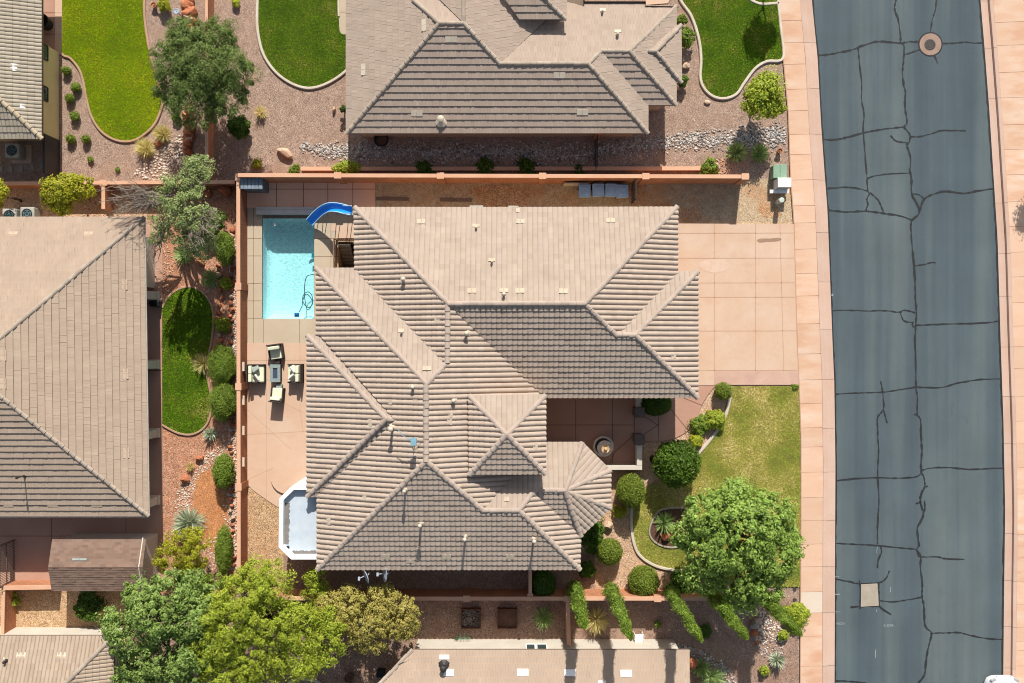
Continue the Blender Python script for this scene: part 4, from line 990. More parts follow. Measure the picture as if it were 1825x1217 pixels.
# ---------------- west house
hw = thing('house', 'big tan flat-tiled house on the left edge beside the shaded lawn', 'house', P(60,650))
BE = Plane((.99991,.0132), 264,650,2.9, m); BN = Plane(N_, 100,387,2.9, m); BS = Plane(S_, 130,919,2.9, m)
rf = Roof(.165, .335, FLAT_W, .06, True, 6)
rf.face(BE, [(257,387),(264.5,919),(-62,655)]); rf.face(BN, [(257,387),(-62,655),(-300,655),(-300,387)]); rf.face(BS, [(264.5,919),(-300,919),(-300,655),(-62,655)])
west_roof = rf.build(M_tile_west, hw)
caps_on(hw, [(BE,(257,387),(-62,655)),(BE,(264.5,919),(-62,655)),(BN,(-62,655),(-300,655))], M_cap_grey, .1)
shell(hw, [(-300,387),(257,387),(264.5,919),(-300,919)], 2.89, .5, M_stucco, walls=[tuple(p[:2]) for p in W([(-250,410),(236,410),(236,520),(180,520),(180,880),(0,890),(0,880),(-250,880)])])
mb = MB(); mb.tube([BE.at(257,387)+Vector((.03,.02,-.02)), BE.at(264.5,919)+Vector((.03,-.02,-.02))], .034, 6); part(mb, 'gutter', M_gutter, hw); mb = MB(); mb.tube([BS.at(-200,919)+Vector((0,-.04,-.02)), BS.at(264.5,919)+Vector((0,-.04,-.02))], .05, 6); part(mb, 'gutter', M_gutter, hw)
for y in (529, 650, 772, 891):
    mb = MB(); b = P(277,y-1,0); mb.box(b+Vector((0,0,1.36)), (.46,.42,2.72)); mb.box(b+Vector((0,0,.15)), (.56,.5,.3)); part(mb, 'patio_column', M_cream, hw, bevel=.02)
vents(west_roof, [(BN,24,417,17,9),(BN,159,417,17,9),(BE,222,507,10,19),(BE,224,666,10,19),(BE,225,807,10,19),(BE,6,633,10,19),(BE,6,683,10,19),(BS,15,899,19,8),(BS,94,899,19,8),(BS,173,899,19,8),(BE,3,600,8,14)], mat=plain('tan_vent', C(220,194,168,.64), C(212,186,160,.64), 4, 30, bump=0))
pipes(west_roof, [(BS,29,852,.8,.05)], M_dark)
mb = MB(); mb.box(P(268,470,0)+Vector((.1,0,1.3)), (.3,2.6,2.6)); part(mb, 'patio_wall', M_cream, hw)
# ---------------- north-west house
hc = thing('house', 'olive-walled house with cream ribbed tiles in the top left corner', 'house', P(20,120))
AE = Plane(E_, 75,100,2.9, m); AS = Plane(S_, 30,247,2.9, m)
rf = Roof(.195, .33, LOW_PROF, .03, seed=8)
rf.face(AE, [(74.5,-90),(74.5,247),(-160,28),(-160,-90)]); rf.face(AS, [(74.5,247),(-160,247),(-160,28)])
r_ = rf.build(M_tile_corner, hc); caps_on(hc, [(AS,(74.5,247),(-160,28))], M_cap_cream, .11)
wl = [tuple(p[:2]) for p in W([(-200,-120),(50,-120),(50,94),(105,94),(105,251),(-200,251)])]
cw = shell(hc, [(-200,-120),(74.5,-120),(74.5,247),(-200,247)], 2.89, .5, M_olive, walls=wl)
for ya, yb in ((96,121),(168,192)):
    window(cw, P(105.2,ya), P(105.2,yb), 1.25, 2.25, plain('dark_frame', C(90,84,74), C(80,74,66), 4, 30), 1)
vents(r_, [(AE,25,120,11,13),(AE,40,189,10,8)], mat=M_white)
# ---------------- south-west house
hs = thing('house', 'low tan-tiled house with a white wall in the bottom left corner', 'house', P(70,1200))
CN = Plane(N_, 90,1133,2.8, m); CE = Plane(E_, 203,1180,2.8, m)
rf = Roof(.2, .33, LOW_PROF, .03, seed=9)
rf.face(CN, [(-100,1133),(203,1133),(100,1234),(-100,1234)]); rf.face(CE, [(203,1133),(203,1335),(100,1234)])
r_ = rf.build(M_tile_south, hs); caps_on(hs, [(CN,(203,1133),(100,1234)),(CN,(-100,1234),(100,1234))], M_cap_grey, .11)
shell(hs, [(-100,1133),(203,1133),(203,1340),(-100,1340)], 2.79, .42, M_cream)
vents(r_, [(CN,38,1168,17,11),(CN,110,1168,17,11),(CN,9,1173,12,5)], mat=M_vent); pipes(r_, [(CN,6,1181,.3,.06)], M_dark)
# ---------------- south house
hd = thing('house', 'house with a cream wall and pale flat tiles along the bottom edge', 'house', P(960,1230))
DN = Plane(N_, 960,1158,2.8, m); DW = Plane(W_, 680,1217,2.8, m)
rf = Roof(.165, .335, FLAT_PROF, .04, True, 10)
rf.face(DN, [(735,1158),(1229,1158),(1229,1310),(590,1310)]); rf.face(DW, [(735,1158),(590,1310),(575,1310),(728,1158)][:3])
r_ = rf.build(M_tile_west, hd)
mb = MB(); ridge_caps(mb, DN.at(735,1158), DN.at(590,1310), .1); part(mb, 'ridge_tiles', M_cap_grey, hd)
dw = shell(hd, [(735,1158),(1229,1158),(1229,1340),(600,1340)], 2.79, .42, M_cream, walls=[tuple(p[:2]) for p in W([(745,1139),(1200,1139),(1200,1300),(690,1300)])])
yb = P(0,1139)[1]
for xa, xb in ((938,954),(957,975)): window(dw, (P(xb,0,.0).x*.965, yb+.02), (P(xa,0,.0).x*.965, yb+.02), 0.95, 2.1, None, 1)
vents(r_, [(DN,931.6,1198,21,12),(DN,1015.7,1199,21,12),(DN,1116,1200,21,12),(DN,792,1171,18,8),(DN,800,1199,19,12),(DN,1073,1217,14,8)], mat=M_white)
pipes(r_, [(DN,790,1193,.5,.16)], M_dark)
# ---------------- garden shed
sh = thing('garden_shed', 'long brown-shingled garden shed with grey siding beside the shaded patio', 'shed', P(180,1000))
HN = Plane(N_, 175,961,2.2, .38); HS = Plane(S_, 175,1053,2.2, .38)
rf = Roof(.3, .14, [(0,0),(1,0)], .016, True, 12)
rf.face(HN, [(93,961),(260,961),(254,1011),(86,1011)]); rf.face(HS, [(86,1011),(254,1011),(250,1053),(92,1053)])
r_ = rf.build(M_shingle, sh); vents(r_, [(HN,142,997,27,4)], 'skylight', plain('skylight', C(178,186,178), C(168,176,170), 4, 30, bump=0))
a, b = P(93,961,2.2), P(256,1053,2.2); x0, x1, y0, y1 = a.x+.12, b.x-.1, b.y+.14, a.y-.14; zr = HN.z(170,1011)
mb = MB(); ym = (y0+y1)/2
for x, f in ((x0,1),(x1,-1)): mb.add([(x,y0,0),(x,y1,0),(x,y1,2.16),(x,ym,zr-.04),(x,y0,2.16)], [[0,1,2,3,4][::f]])
for y in (y0, y1): mb.add([(x0,y,0),(x1,y,0),(x1,y,2.16),(x0,y,2.16)], [[0,1,2,3]])
M_siding = plain('grey_siding', C(226,212,200,.72), C(216,202,190,.72), 1.5, 24, bump=.2)
for i in range(16):
    y = y0+(y1-y0)*(i+.5)/16; mb.box((x1+.006, y, 1.05), (.012,(y1-y0)/16-.025,2.1))
part(mb, 'wall', M_siding, sh)
mb = MB(); mb.beam((x1+.06,y1+.2,2.14), (x1+.06,ym,zr-.02), .05, .14); mb.beam((x1+.06,y0-.2,2.14), (x1+.06,ym,zr-.02), .05, .14); part(mb, 'gable_trim', M_cream, sh)
if 0:
    for nm, x, y, pls in (('A',799,541,(FN,FW1,FE2,FS1)),('B',1042,541,(FN,FE1,FS1)),('C',1098,597,(FE1,FS1,FNx)),('D',1133,597,(FEx,FS1,FNx)),('E',797,646,(FN2,FW1,FE2)),('F',760,684,(FN2,FW2,FE2)),('G',759.5,822,(FW2,FE2,FS2)),('H',861,909.5,(FS2,FE2,FN4)),('I',925,909,(FS2,FE4,FN4)),('J',688,747,(FN3,FW3,FS3)),('K',706,749,(FW2,FS3,FN3)),('L',1007,874.5,(FN4,FNE,FEo,FSE,FSo)),('M',950,878,(FN4,FE4,FSo)),('N',972,706,(FE2,FS1)),('T',903,775,(FTN,FTS,FTE,FTW)),('U',836,775,(FE2,FTE)),
      ('n1',783,41,(NW,NS,NNt)),('n2',826,41,(NS,NE,NNt,NWt)),('n3',891,113,(NS,NE,NN)),('n4',1049,113,(NS,NN,NEs)),('n5',1071,91,(NN,NEs,NS2)),('n6',1122,91,(NN,NE1,NS2)),('n7',1169,91,(NGn,NGs,NGe)),('b',-62,655,(BE,BN,BS)),('c',100,1234,(CN,CE)),('g',-160,28,(AE,AS)),('sh',170,1011,(HN,HS))):
        print('ZZ', nm, [round(p.z(x,y),2) for p in pls])
# ------------------------------------------------------------------ block walls, fences, gates
def wall(name, label, a, b, h, th=.2, mat=None, pillars=(), capw=.03, cat='wall', hb=None):
    """block wall whose top edge is seen along photo pixels a-b"""
    A, B = P(*a, h), P(*b, h); A.z = B.z = 0
    root = thing(name, label, cat, (A+B)/2); d = (B-A).normalized(); nr = Vector((-d.y, d.x, 0))
    q = Matrix((d, nr, Vector((0,0,1)))).transposed().to_4x4(); L = (B-A).length; c = (A+B)/2
    mb = MB(); mb.box(c+Vector((0,0,(h-.06)/2)), (L, th, h-.06), M=q); part(mb, 'blocks', mat or M_wall, root)
    mb = MB(); mb.box(c+Vector((0,0,h-.025)), (L+.02, th+capw, .07), M=q); part(mb, 'cap', M_wallcap, root, bevel=.01)
    for s in pillars:
        mb = MB(); p = A+d*(L*s); mb.box(p+Vector((0,0,(h+.04)/2)), (.34, th+.12, h-.01), M=q); mb.box(p+Vector((0,0,h+.02)), (.37, th+.15, .05), M=q, mi=1)
        part(mb, 'pillar', [mat or M_wall, M_wallcap], root)
    return root
wN = wall('block_wall', 'long terracotta block wall along the north side of the pool yard', (424,312), (1335,314.5), 1.8, .17, pillars=((602-424)/911,(785-424)/911,(967-424)/911,(1151-424)/911,(1328-424)/911))
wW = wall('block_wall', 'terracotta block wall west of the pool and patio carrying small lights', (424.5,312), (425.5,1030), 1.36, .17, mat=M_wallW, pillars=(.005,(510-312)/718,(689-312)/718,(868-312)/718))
wS = wall('block_wall', 'terracotta block wall behind the cypresses, south of the central house', (440,1066.5), (1268,1067), 1.6, .17, pillars=((832-440)/828,(1012-440)/828,(1172-440)/828))
wall('block_wall', 'short reddish wall running down to the cream-walled south house', (1012,1069), (1014,1150), 1.5, .17)
wall('block_wall', 'shaded stub wall joining the central house to the south block wall', (945,1013), (945,1066), 1.5, .15, pillars=(.97,))
wall('block_wall', 'brown wall in the top left beyond the feathery dark tree', (368,-60), (368,318), 1.1, .11)
wall('block_wall', 'terracotta wall above the yellow-green tree, left of the bare-branched tree', (-40,327), (418,324), 1.15, .16, pillars=(.49,))
wall('block_wall', 'short wall stub beside the grey bare branches', (184,332), (184,372), 1.15, .16)
wall('block_wall', 'low peach planter wall under the grey river rock', (536,300.5), (1256,300), .35, .18)
wall('block_wall', 'sunlit peach wall at the left edge by the metal gate and shed', (0,1048), (92,1046.5), 1.2, .2)
wall('block_wall', 'narrow pale wall at the left edge beside the gold gravel yard', (6,1055), (4,1135), 1.2, .15, pillars=())
wall('block_wall', 'tan wall between the bottom left house and the blue-green tree', (219,1140), (219,1260), 1.5, .2, mat=M_stucco)
# small white lights on the west wall
for i, (y, lab) in enumerate(((652.5,'between the hot north pillar shadow and the next pillar, left of the armchair'),(712,'just below the middle pillar of the wall'),(767,'halfway along the patio'),(823,'just above the lower pillar of the wall'))):
    pass
LB = ['white wall light bar left of the western love seat','white wall light bar just below the middle wall pillar','white wall light bar halfway between the two lower wall pillars','white wall light bar just above the lowest wall pillar']
for y, lab in zip((653,713,767,823), LB):
    mb = MB(); p = P(432,y,.95); wx = P(425,y,1.36).x+.085; mb.box((wx+.06,p.y,.97), (.12,.48,.05)); mb.box((wx+.02,p.y,.88), (.04,.3,.2))
    tag(mb.build('wall_light', M_vent, origin=(wx,p.y,.9)), lab, 'wall light', 'light bars on the west block wall')
# courtyard wall and gate pillars
cw_ = thing('courtyard_wall', 'low cream L-shaped wall with a flat top enclosing the fountain courtyard', 'wall', P(1140,835))
mb = MB(); h = 1.0
for x0,y0,x1,y1 in ((1065,830,1144.5,837.5),(1135,793,1144.5,829.9),(1134.5,702,1144,730)):
    a, b = P(x0,y0,h), P(x1,y1,h); mb.box(((a.x+b.x)/2,(a.y+b.y)/2,h/2), (abs(b.x-a.x),abs(b.y-a.y),h))
part(mb, 'blocks', M_cream, cw_, bevel=.015)
for y, lab in ((735,'square grey gate pillar beside the clipped dark bush at the courtyard entrance'),(783,'square grey gate pillar at the end of the cream courtyard wall')):
    mb = MB(); p = P(1140,y,1.25); mb.box((p.x,p.y,.6), (.44,.44,1.2)); mb.box((p.x,p.y,1.225), (.54,.54,.05)); mb.box((p.x,p.y,1.27), (.46,.46,.05))
    tag(mb.build('gate_pillar', plain('dark_stone', C(128,112,102), C(112,98,90), 3, 24), origin=(p.x,p.y,0), bevel=.01), lab, 'pillar')
# iron side gate by the bins
sg = thing('side_gate', 'dark barred metal gate between the north block wall and the central house', 'gate', P(1126,345))
mb = MB(); h = 1.7; a, b = P(1126,325,0), P(1126,362,0)
for i in range(13):
    p = a.lerp(b, i/12); mb.tube([p+Vector((0,0,.05)), p+Vector((0,0,h))], .014, 5)
part(mb, 'bars', M_dark, sg)
mb = MB()
for z in (.12, .9, h): mb.beam(a+Vector((0,0,z)), b+Vector((0,0,z)), .05)
for p in (a, b): mb.beam(p, p+Vector((0,0,h+.08)), .07)
part(mb, 'gate_frame', M_dark, sg)
g2 = thing('side_gate', 'thin dark metal gate post line crossing the river rock south of the north house', 'gate', P(1058,270))
mb = MB(); a, b = P(1060,246,0), P(1060,306,0)
for i in range(20): p = a.lerp(b, i/19); mb.tube([p+Vector((0,0,.05)), p+Vector((0,0,1.5))], .012, 5)
for z in (.15, 1.5): mb.beam(a+Vector((0,0,z)), b+Vector((0,0,z)), .05)
part(mb, 'bars', M_dark, g2)
mb = MB(); mb.box(P(1062,246,0)+Vector((0,0,.8)), (.26,.3,1.6)); part(mb, 'post', M_wall, g2)
def bargate(name, label, a, b, h, mat, n):
    r = thing(name, label, 'gate', (a+b)/2); mb = MB()
    for i in range(n): p = a.lerp(b, i/(n-1)); mb.tube([p+Vector((0,0,.08)), p+Vector((0,0,h))], .014, 5)
    part(mb, 'bars', mat, r); mb = MB()
    for z in (.1, h*.55, h): mb.beam(a+Vector((0,0,z)), b+Vector((0,0,z)), .05)
    for p in (a, b): mb.beam(p, p+Vector((0,0,h+.06)), .07)
    part(mb, 'gate_frame', mat, r)
M_rust = plain('brown_metal', C(150,124,104), C(128,104,88), 5, 30, rough=.6)
bargate('metal_gate', 'brown slatted metal gate by the peach wall, left edge', P(26,962,0), P(27,1034,0), 1.5, M_rust, 26)
mb = MB(); a, b = P(105,250,0), P(105.5,318,0); mb.box(((a.x+b.x)/2,(a.y+b.y)/2,.8), (.08,abs(a.y-b.y),1.6)); mb.box(((a.x+b.x)/2,(a.y+b.y)/2,1.62), (.12,abs(a.y-b.y),.05))
tag(mb.build('fence_panel', M_dark, origin=P(105,285)), 'dark narrow fence panel beside the air conditioner, top left', 'fence')
# ------------------------------------------------------------------ pool
pool = thing('swimming_pool', 'rectangular turquoise swimming pool with pale coping west of the central house', 'pool', P(513,475))
t = NT('pool_plaster_ripple_light'); v = t.pos()
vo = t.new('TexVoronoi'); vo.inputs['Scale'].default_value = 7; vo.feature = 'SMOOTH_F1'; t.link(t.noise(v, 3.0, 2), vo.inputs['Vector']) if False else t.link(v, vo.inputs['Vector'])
M_plaster_ripple = t.finish(t.mix(t.remap(t.noise(t.pos((1,1.6,1)), 11, 4, .65), .38, .6, 0, .75), t.ramp(t.noise(v, .9, 3), [(.3, (.52,.54,.54,1)), (.7, (.60,.62,.62,1))]), (.95,.97,.97,1)), .7, t.bump(vo.outputs['Distance'], .3, .05))  # pale mottling is rippled light on the floor, painted into the plaster colour
M_band = plain('pool_tile_band', C(150,128,112), C(128,110,98), 4, 26)
a, b = P(POOL[0], POOL[3], 0), P(POOL[2], POOL[1], 0); D = 1.22; cr = .45
mb = MB()
# walls curve into the floor with a wide cove
def loop(z, ins): return [Vector((a.x+ins, a.y+ins, z)), Vector((b.x-ins, a.y+ins, z)), Vector((b.x-ins, b.y-ins, z)), Vector((a.x+ins, b.y-ins, z))]
rings = [loop(.03,0), loop(-.14,0)]
mb.add(rings[0]+rings[1], [[k, 4+k, 4+(k+1)%4, (k+1)%4] for k in range(4)], 1)
prof = [(-.14,0), (-D+cr,0)]+[(-D+cr-cr*math.sin(q), cr*(1-math.cos(q))) for q in (math.pi/8, math.pi/4, 3*math.pi/8, math.pi/2)]
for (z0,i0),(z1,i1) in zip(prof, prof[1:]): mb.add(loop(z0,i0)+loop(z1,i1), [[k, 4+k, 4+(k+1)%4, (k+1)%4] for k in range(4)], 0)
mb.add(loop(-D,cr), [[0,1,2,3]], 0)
part(mb, 'pool_shell', [M_plaster_ripple, M_band], pool)
t = NT('pool_water'); v = t.pos()
tr = t.new('BsdfTransparent'); tr.inputs['Color'].default_value = (.62,.92,.93,1)
gl = t.new('BsdfGlossy'); gl.inputs['Roughness'].default_value = .03
nm = t.bump(t.noise(v, 5, 3), .25, .03); t.link(nm, gl.inputs['Normal'])
lw = t.new('LayerWeight'); t.link(nm, lw.inputs['Normal']); fr = t.new('MapRange'); t.link(t.math('POWER', lw.outputs['Facing'], 5.0), fr.inputs[0]); fr.inputs[3].default_value = .02; fr.inputs[4].default_value = .7
mx = t.new('MixShader'); t.link(fr.outputs[0], mx.inputs[0]); t.link(tr.outputs[0], mx.inputs[1]); t.link(gl.outputs[0], mx.inputs[2]); t.link(mx.outputs[0], t.out.inputs[0])
mb = MB(); mb.add(loop(-.09,.0), [[0,1,2,3]]); part(mb, 'pool_water', t.m, pool)
mb = MB(); c0, c1 = P(469,383,0), P(558,389,0); mb.box(((c0.x+c1.x)/2,(c0.y+c1.y)/2,-.06), (c1.x-c0.x,.17,.14)); part(mb, 'pool_ledge', M_band, pool)
mb = MB(); mb.lathe(P(490,400,-.085), [(.075,0),(.075,.012),(.045,.012),(.045,.002)], 18); part(mb, 'skimmer_ring', M_white, pool)
mb = MB(); mb.box((b.x-.14,P(0,453).y,-.62), (.26,.26,.04)); part(mb, 'pool_step', plain('teal_step', C(60,150,160), C(50,136,148), 3, 20), pool)
M_cover = plain('cover_box_paint', C(226,222,214), C(212,208,202), 2, 24, rough=.5)
mb = MB(); a2, b2 = P(455.5,368.8,.3), P(561,381.5,.3); mb.box(((a2.x+b2.x)/2,(a2.y+b2.y)/2,.15), (b2.x-a2.x, a2.y-b2.y, .3)); mb.box(((a2.x+b2.x)/2,a2.y-.12,.305), (b2.x-a2.x-.02, .02, .012), mi=1)
tag(mb.build('pool_cover_box', [M_cover, M_joint], origin=P(508,375), bevel=.012), 'long white pool cover housing at the north end of the pool', 'pool cover')
# hose and cleaner
cl = thing('pool_cleaner', 'small blue pool cleaner with a looping hose at the south end of the pool', 'pool cleaner', P(528,561))
M_hose = plain('hose', (.03,.10,.12,1), (.02,.08,.10,1), 5, 20, rough=.5); M_blue = plain('blue_plastic', (.01,.10,.28,1), (.01,.08,.22,1), 5, 20, rough=.4, bump=0)
hp = smooth_px([(533,556),(538,546),(540,534),(546,524),(554,531),(557,541),(550,548),(541,540),(540,528),(548,520),(556,527),(556,542),(548,552),(543,530),(543,508),(546,494),(552,490),(560,489)], 6)
mb = MB(); mb.tube([P(x,y,-.075+.012*math.sin(i*.7)) for i,(x,y) in enumerate(hp)], .022, 6); part(mb, 'hose', M_hose, cl, smooth=True)
mb = MB(); mb.box(P(528.5,561,-.03), (.27,.22,.14), taper=.75); mb.lathe(P(528.5,561,.02), [(.07,0),(.06,.06),(.03,.08)], 10); part(mb, 'cleaner_head', M_blue, cl)
# slide
sl = thing('pool_slide', 'bright blue curved water slide with a ladder, beside the north-east pool corner', 'pool slide', P(585,400))
M_slide = plain('blue_fibreglass', (.01,.27,.78,1), (.008,.24,.72,1), .8, 4, rough=.25, bump=0, spec=.5, fvar=.02)
M_sliderim = plain('pale_slide_rim', (.38,.62,.80,1), (.34,.58,.76,1), 1, 4, rough=.3, bump=0, fvar=.02)
key = [(627,376,2.15),(620,375,2.1),(609,372,1.95),(597,370,1.7),(586,370.5,1.38),(576,375,1.05),(567,382,.74),(559,390,.5),(552.5,398,.36)]
kp = []
for i in range(len(key)-1):
    k0, k1, k2, k3 = key[max(0,i-1)], key[i], key[i+1], key[min(len(key)-1,i+2)]
    for s in range(5):
        u = s/5; kp.append(tuple(.5*((2*k1[j])+(k2[j]-k0[j])*u+(2*k0[j]-5*k1[j]+4*k2[j]-k3[j])*u*u+(3*k1[j]-k0[j]-3*k2[j]+k3[j])*u**3) for j in range(3)))
kp.append(key[-1]); pw = [P(*k) for k in kp]
mb = MB(); rm = MB(); sec = [(-.22,.19),(-.2,.06),(-.13,.0),(0,-.02),(.13,0),(.2,.06),(.22,.19)]
vs = []; under = []; rims = ([], [])
for i, p in enumerate(pw):
    d = (pw[min(i+1,len(pw)-1)]-pw[max(i-1,0)]); d.z = 0; d.normalize(); nr = Vector((-d.y, d.x, 0))
    vs += [p+nr*o+Vector((0,0,z)) for o, z in sec]; under += [p+nr*o*1.03+Vector((0,0,z-.025)) for o, z in sec]
    rims[0].append(p+nr*-.225+Vector((0,0,.19))); rims[1].append(p+nr*.225+Vector((0,0,.19)))
n = len(sec); fs = [[i*n+k, i*n+k+1, (i+1)*n+k+1, (i+1)*n+k] for i in range(len(pw)-1) for k in range(n-1)]
mb.add(vs, fs); mb.add(under, fs); part(mb, 'chute', M_slide, sl, smooth=True)
for rr in rims: rm.tube(rr, .028, 6)
part(rm, 'rim', M_sliderim, sl, smooth=True)
mb = MB(); e = P(626,376,2.1); f0 = P(646,384,0)
for o in (-.2,.2):
    mb.tube([f0+Vector((0,o,0)), e+Vector((.05,o,0)), e+Vector((.0,o,.5)), e+Vector((-.35,o,.45))], .022, 6)
for i in range(7): c = f0.lerp(e, (i+1)/7.5); mb.box(c, (.12,.42,.03))
part(mb, 'ladder', M_grey, sl)
mb = MB()
for i in (8, 16, 26, 34):
    q = pw[i]
    for o in (-.12,.12): mb.tube([Vector((q.x+o,q.y-.1,0)), Vector((q.x+o*.6,q.y,q.z-.02))], .022, 6)
part(mb, 'leg', M_slide, sl)
# stair pit with railing
pit = thing('stairwell', 'dark basement stairwell with a wooden railing beside the pool and house', 'stairwell', P(620,455))
pa, pb = P(PIT[0],PIT[3],0), P(PIT[2],PIT[1],0); mb = MB()
for z0, z1 in ((-2.4,.03),):
    q = [(pa.x,pa.y),(pb.x,pa.y),(pb.x,pb.y),(pa.x,pb.y)]
    for i in range(4): mb.add([(*q[i],z0),(*q[i],z1),(*q[(i+1)%4],z1),(*q[(i+1)%4],z0)], [[0,1,2,3]])
    mb.add([(*p,z0) for p in q], [[0,1,2,3]])
part(mb, 'pit_wall', plain('pit_plaster', C(206,170,124), C(170,130,90), 2.5, 18, bump=.6, fvar=.25), pit)
mb = MB(); ns = 8
for i in range(ns): mb.box((pa.x+.32, pb.y-.1-(pb.y-pa.y)*(i+.5)/ns*.9, -.15-i*.28), (.62,(pb.y-pa.y)/ns*.95,.16))
part(mb, 'stairs', M_conc, pit)
mb = MB(); M_rail = plain('rail_wood', C(168,128,92), C(140,104,74), 4, 26)
c0, c1, c2 = Vector((pa.x-.06,pa.y,.03)), Vector((pa.x-.06,pb.y+.06,.03)), Vector((pb.x,pb.y+.06,.03))
for p, q, k in ((c0,c1,13),(c1,c2,11)):
    for z in (.12,.95): mb.beam(p+Vector((0,0,z)), q+Vector((0,0,z)), .06)
    for i in range(k+1): r0 = p.lerp(q, i/k); mb.beam(r0+Vector((0,0,.0)), r0+Vector((0,0,.95)), .035)
part(mb, 'railing', M_rail, pit)
# deck box
db = thing('storage_box', 'blue-grey ribbed garden storage box in the north-west corner of the pool yard', 'storage box', P(452,330))
M_box = plain('blue_grey_resin', C(120,132,144), C(106,118,130), 3, 20, rough=.5)
a, b = P(428,317,1.5), P(467.5,336.5,1.5); c = (a+b)/2; mb = MB(); mb.box((c.x,c.y,.7), (b.x-a.x-.06, a.y-b.y-.06, 1.4)); part(mb, 'box_body', M_box, db, bevel=.02)
mb = MB(); w6 = (b.x-a.x)/6
for i in range(6): mb.box((a.x+w6*(i+.5), c.y, 1.45), (w6-.025, a.y-b.y, .09))
mb.box((c.x,c.y,1.43), (b.x-a.x,a.y-b.y-.02,.06)); part(mb, 'lid', plain('lid_resin', C(150,164,176), C(136,150,162), 3, 20, rough=.5), db, bevel=.01)
# ------------------------------------------------------------------ patio furniture
M_wick = plain('dark_wicker', C(88,78,72,.6), C(70,60,56,.6), 6, 60, bump=.8, bd=.01); M_cush = plain('sage_cushion', C(226,226,196,.85), C(216,216,184,.85), 2, 40, rough=.95); M_cushgrey = plain('grey_pillow', C(176,184,176), C(160,168,162), 2, 40, rough=.95); M_pillow = plain('white_pillow', C(246,240,226), C(236,230,214), 2, 40, rough=.95)
def seat(name, label, px, py, rz, w=.72, d=.78, pillows=(), two=False, back_high=.85):
    r = thing(name, label, 'chair' if not two else 'love seat', P(px,py,.04), 'wicker seats round the fire table', rz, world=False)
    mb = MB(); mb.box((0,0,.17), (w,d,.26)); mb.box((0,-d/2+.035,.5), (w,.07,back_high-.12)); part(mb, 'frame', M_wick, r, bevel=.02)
    for s in (-1,1): mb = MB(); mb.box((s*(w/2-.03),.0,.38), (.06,d,.38)); part(mb, 'arm', M_wick, r, bevel=.02)
    mb = MB(); mb.box((0,.05,.40), (w-.13,d-.13,.17)); part(mb, 'seat_cushion', M_cush, r, bevel=.04)
    k = 2 if two else 1
    for i in range(k):
        ww = (w-.12)/k; mb = MB(); mb.box(((i-(k-1)/2)*ww,-d/2+.17,.66), (ww-.02,.18,.46), M=Matrix.Rotation(R(-12),4,'X')); part(mb, 'back_cushion', M_cush, r, bevel=.04)
    for i, (x, y, a, mt) in enumerate(pillows):
        mb = MB(); q = Matrix.Rotation(a,4,'Z') @ Matrix.Rotation(R(-38),4,'X'); mb.box((x,y,.62), (.4,.12,.4), M=q); part(mb, 'pillow', mt, r, bevel=.045)
    for x in (-1,1):
        for y in (-1,1): mb = MB(); mb.box((x*(w/2-.06),y*(d/2-.06),.02), (.05,.05,.06)); part(mb, 'leg', M_black, r)
    return r
seat('armchair', 'dark wicker armchair north of the fire table with its back to the pool', 495, 626.5, R(188), .74, .8)
seat('armchair', 'wicker armchair south of the fire table, its pale seat facing the table', 497.5, 703, R(-5), .66, .76)
seat('love_seat', 'love seat beside the west block wall with two throw pillows', 460.5, 665.5, R(-90), 1.0, .86, ((.26,.1,R(-40),M_cushgrey) and ((-.26,.02,R(-55),M_cushgrey),(.24,.06,R(35),M_pillow))), True)
seat('love_seat', 'love seat nearest the central house with two white throw pillows', 529.5, 665, R(90), 1.0, .78, ((.26,.02,R(40),M_pillow),(-.22,.1,R(-50),M_pillow)), True)
ft = thing('fire_table', 'rectangular grey fire pit table between the four wicker seats on the patio', 'table', P(495,664.5,.04))
mb = MB(); p = P(495,664.5,.0); mb.box((p.x,p.y,.26), (.48,.86,.44)); part(mb, 'base', M_wick, ft, bevel=.02)
mb = MB(); W0 = (.54,.93)
for sx, sy, dx, dy in ((.15,W0[1],-.195,0),(.15,W0[1],.195,0),(.24,.19,0,.37),(.24,.19,0,-.37)): mb.box((p.x+dx,p.y+dy,.52), (sx,sy,.06))
part(mb, 'table_top', plain('slate_top', C(166,180,176), C(146,160,158), 9, 30, fvar=.2), ft)
mb = MB(); mb.box((p.x,p.y,.47), (.24,.55,.05)); part(mb, 'burner_tray', plain('fire_glass', C(84,96,116), C(66,78,98), 20, 60), ft)
mb = MB(); q = P(497,643,0); mb.box((q.x,q.y,.2), (.26,.3,.36)); part(mb, 'frame', M_wick, thing('footstool', 'small dark footstool between the fire table and the northern armchair', 'stool', P(497,643,.04)), bevel=.02)
mb = MB(); q = P(500,688,0); mb.box((q.x,q.y,.2), (.3,.22,.36)); part(mb, 'frame', M_cushgrey, thing('footstool', 'small grey footstool in front of the southern armchair', 'stool', P(500,688,.04)), bevel=.02)
